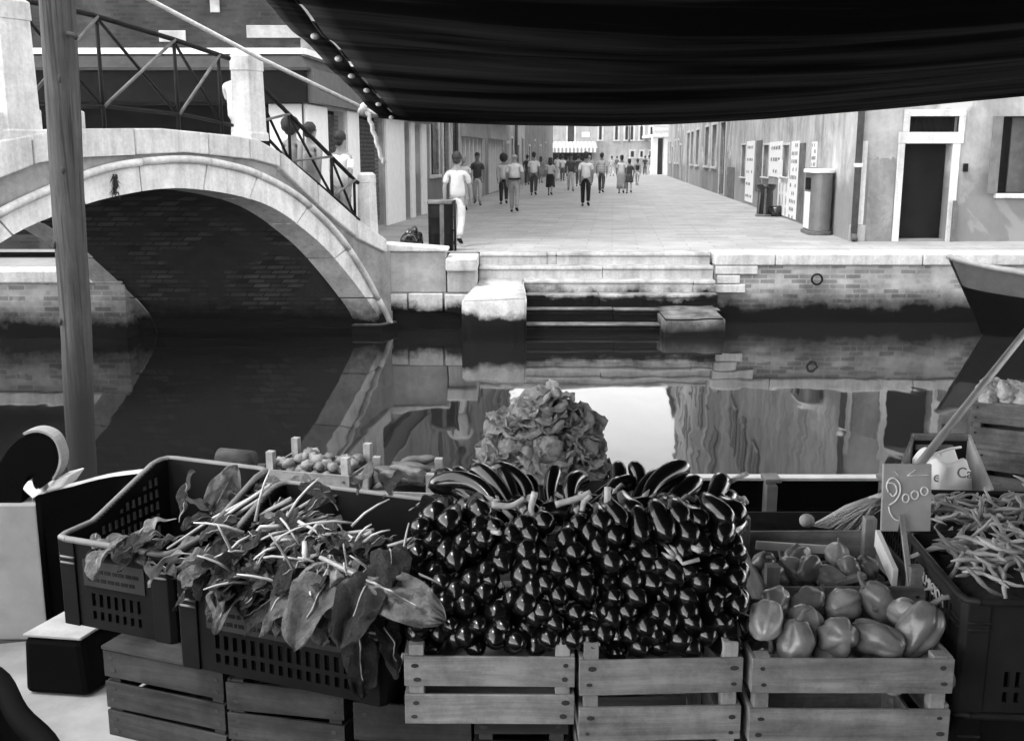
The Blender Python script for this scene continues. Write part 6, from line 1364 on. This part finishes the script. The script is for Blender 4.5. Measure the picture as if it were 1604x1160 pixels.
m_.grid(fs, n_, 12); m_.grid(lambda a, b: fs(a,b)+Vector((0,.10-.03*math.sin(a*PI)*0,.01)), n_, 12)
m_.build('bag', M['paper'], sk_, solid=.003)
text('e', .050, at(1465,745,3.415)-Vector((0,.014,0)), (PI/2-.2,.25,0), M['ink'], sk_); text('Ca', .050, at(1507,738,3.41)-Vector((0,.022,0)), (PI/2-.2,.1,0.1), M['ink'], sk_)
m_ = MB(); m_.tube([at(1445,718,3.42), at(1468,709,3.42), at(1490,702,3.44), at(1505,700,3.46)], .0045, 6); m_.tube([at(1474,708,3.43), at(1472,713,3.43)], .006, 6); tag(m_.build('cane_hoop', M['paper']), 'thin white cane bowed over the printed sack', 'cane')
m_ = MB(); m_.add([at(1592,555,4.4),at(1610,545,4.4),at(1612,595,4.4),at(1598,585,4.4)], [(0,1,2,3)])

# ------------------------------------------------------------------ awning, rope
aw2 = empty('canvas_awning', (0,0,0), 0, 'huge dark canvas awning stretched over the market boat', 'awning')
YF = 5.5
edge_tab = [(at(u,v,YF).x, at(u,v,YF).z) for u, v in ((590,179),(640,184),(700,187),(800,191),(940,193),(1060,189),(1200,181),(1400,165),(1604,146),(1800,125))]
xl = edge_tab[0][0]
def az(x, y):
    k = (YF-y); b = interp(edge_tab, x)+.088*k-.05*math.sin(PI*min(1,max(0,(x-xl)/3.4)))*math.sin(PI*min(1,k/6))
    f = .022*noise.noise(Vector((x*.35, y*3.1, 1)))+.014*noise.noise(Vector((x*.8, y*6.5, 5)))+.010*math.sin(y*9+x*.8+2*noise.noise(Vector((x*.6,y,0)))); return b+f*min(1, .25+k*.6)*min(1,.25+(x-xl)*1.2)
def el(y): return xl+.004*math.sin(y*7)+.006*noise.noise(Vector((y*3,0,0)))
mA = MB(); mA.smooth = True
def Pa(x, y): return Vector((x, y, az(x, y)))
mA.grid(lambda a, b: Pa(lerp(el(YF-5.2*a)+.105, 3.9, b**1.0), YF-5.2*a), 150, 60)
mA.build('canopy', M['canvas'], aw2, solid=.004)
slots = [(.16,.32),(.68,.80),(1.05,1.2),(1.46,1.58),(1.78,1.95),(2.2,2.45),(2.85,3.1)]
mH = MB(); mH.smooth = True
mH.grid(lambda a, b: Pa(lerp(el(YF-5.2*a), el(YF-5.2*a)+.092, b), YF-5.2*a), 200, 3)
def inslot(i): k = 5.2*(i+.5)/200; return any(s0 < k < s1 for s0, s1 in slots)
mH.grid(lambda a, b: Pa(lerp(el(YF-5.2*a)+.0925, el(YF-5.2*a)+.1045, b), YF-5.2*a)+Vector((0,0,-.0)), 200, 1, lambda i, j: inslot(i))
mH.build('hem', M['canvas'], aw2, solid=.004)
for k in (.04,.52,.93,1.31,1.68,2.06,2.65,3.4):
    y = YF-k; p = Pa(el(y)+.075, y); m_ = MB(); m_.ball(p-Vector((0,0,.012)), (.014,.017,.010), 12, 8); m_.build('eyelet', M['white'], aw2)
m_ = MB(); m_.tube([Pa(x, YF)+Vector((0,0,-.006)) for x in [el(YF)+i*(3.9-el(YF))/50 for i in range(51)]], .012, 8); m_.build('edge_cord', M['canvas'], aw2)
cn = Pa(el(YF)+.01, YF)
rp_ = MB(); k0 = at(566,168,YF-.02); far_ = at(235,0,5.15); ext = far_+(far_-k0)*.9
rp_.tube([ext, far_, k0.lerp(far_,.5)-Vector((0,0,.012)), k0], .0105, 8); rp_.build('mooring_line', M['rope']) if False else None
rpo = empty('guy_rope', (0,0,0), 0, 'pale guy rope knotted to the awning corner, its loose end hanging', 'rope')
rp_.build('line', M['rope'], rpo)
m_ = MB(); m_.ball(k0+Vector((.005,0,-.008)), (.022,.02,.032), 10, 8, Matrix.Rotation(.5,3,'Y'), .4, 3); m_.tube([k0, cn-Vector((0,0,.01))], .010, 8)
t_ = smooth_tab([(568,172),(577,180),(583,200),(590,222),(597,245),(603,256)], 4); m_.tube([at(p.x,p.y,YF-.02)+Vector((.004*math.sin(i*1.9),0,0)) for i, p in enumerate(t_)], .011, 8); m_.build('knot', M['rope'], rpo)

# ------------------------------------------------------------------ the damp air of the canal and street
hz, n, b = nodes_of('haze_air'); n.nodes.remove(b); pv = n.nodes.new('ShaderNodeVolumePrincipled'); pv.inputs['Color'].default_value = (.95,.95,.95,1); pv.inputs['Density'].default_value = .0004; pv.inputs['Anisotropy'].default_value = .2
n.links.new(pv.outputs[0], next(x for x in n.nodes if x.type == 'OUTPUT_MATERIAL').inputs['Volume'])
tag(MB().box(-75,80,-45,160,-3.6,24).build('haze', hz), kind='stuff')
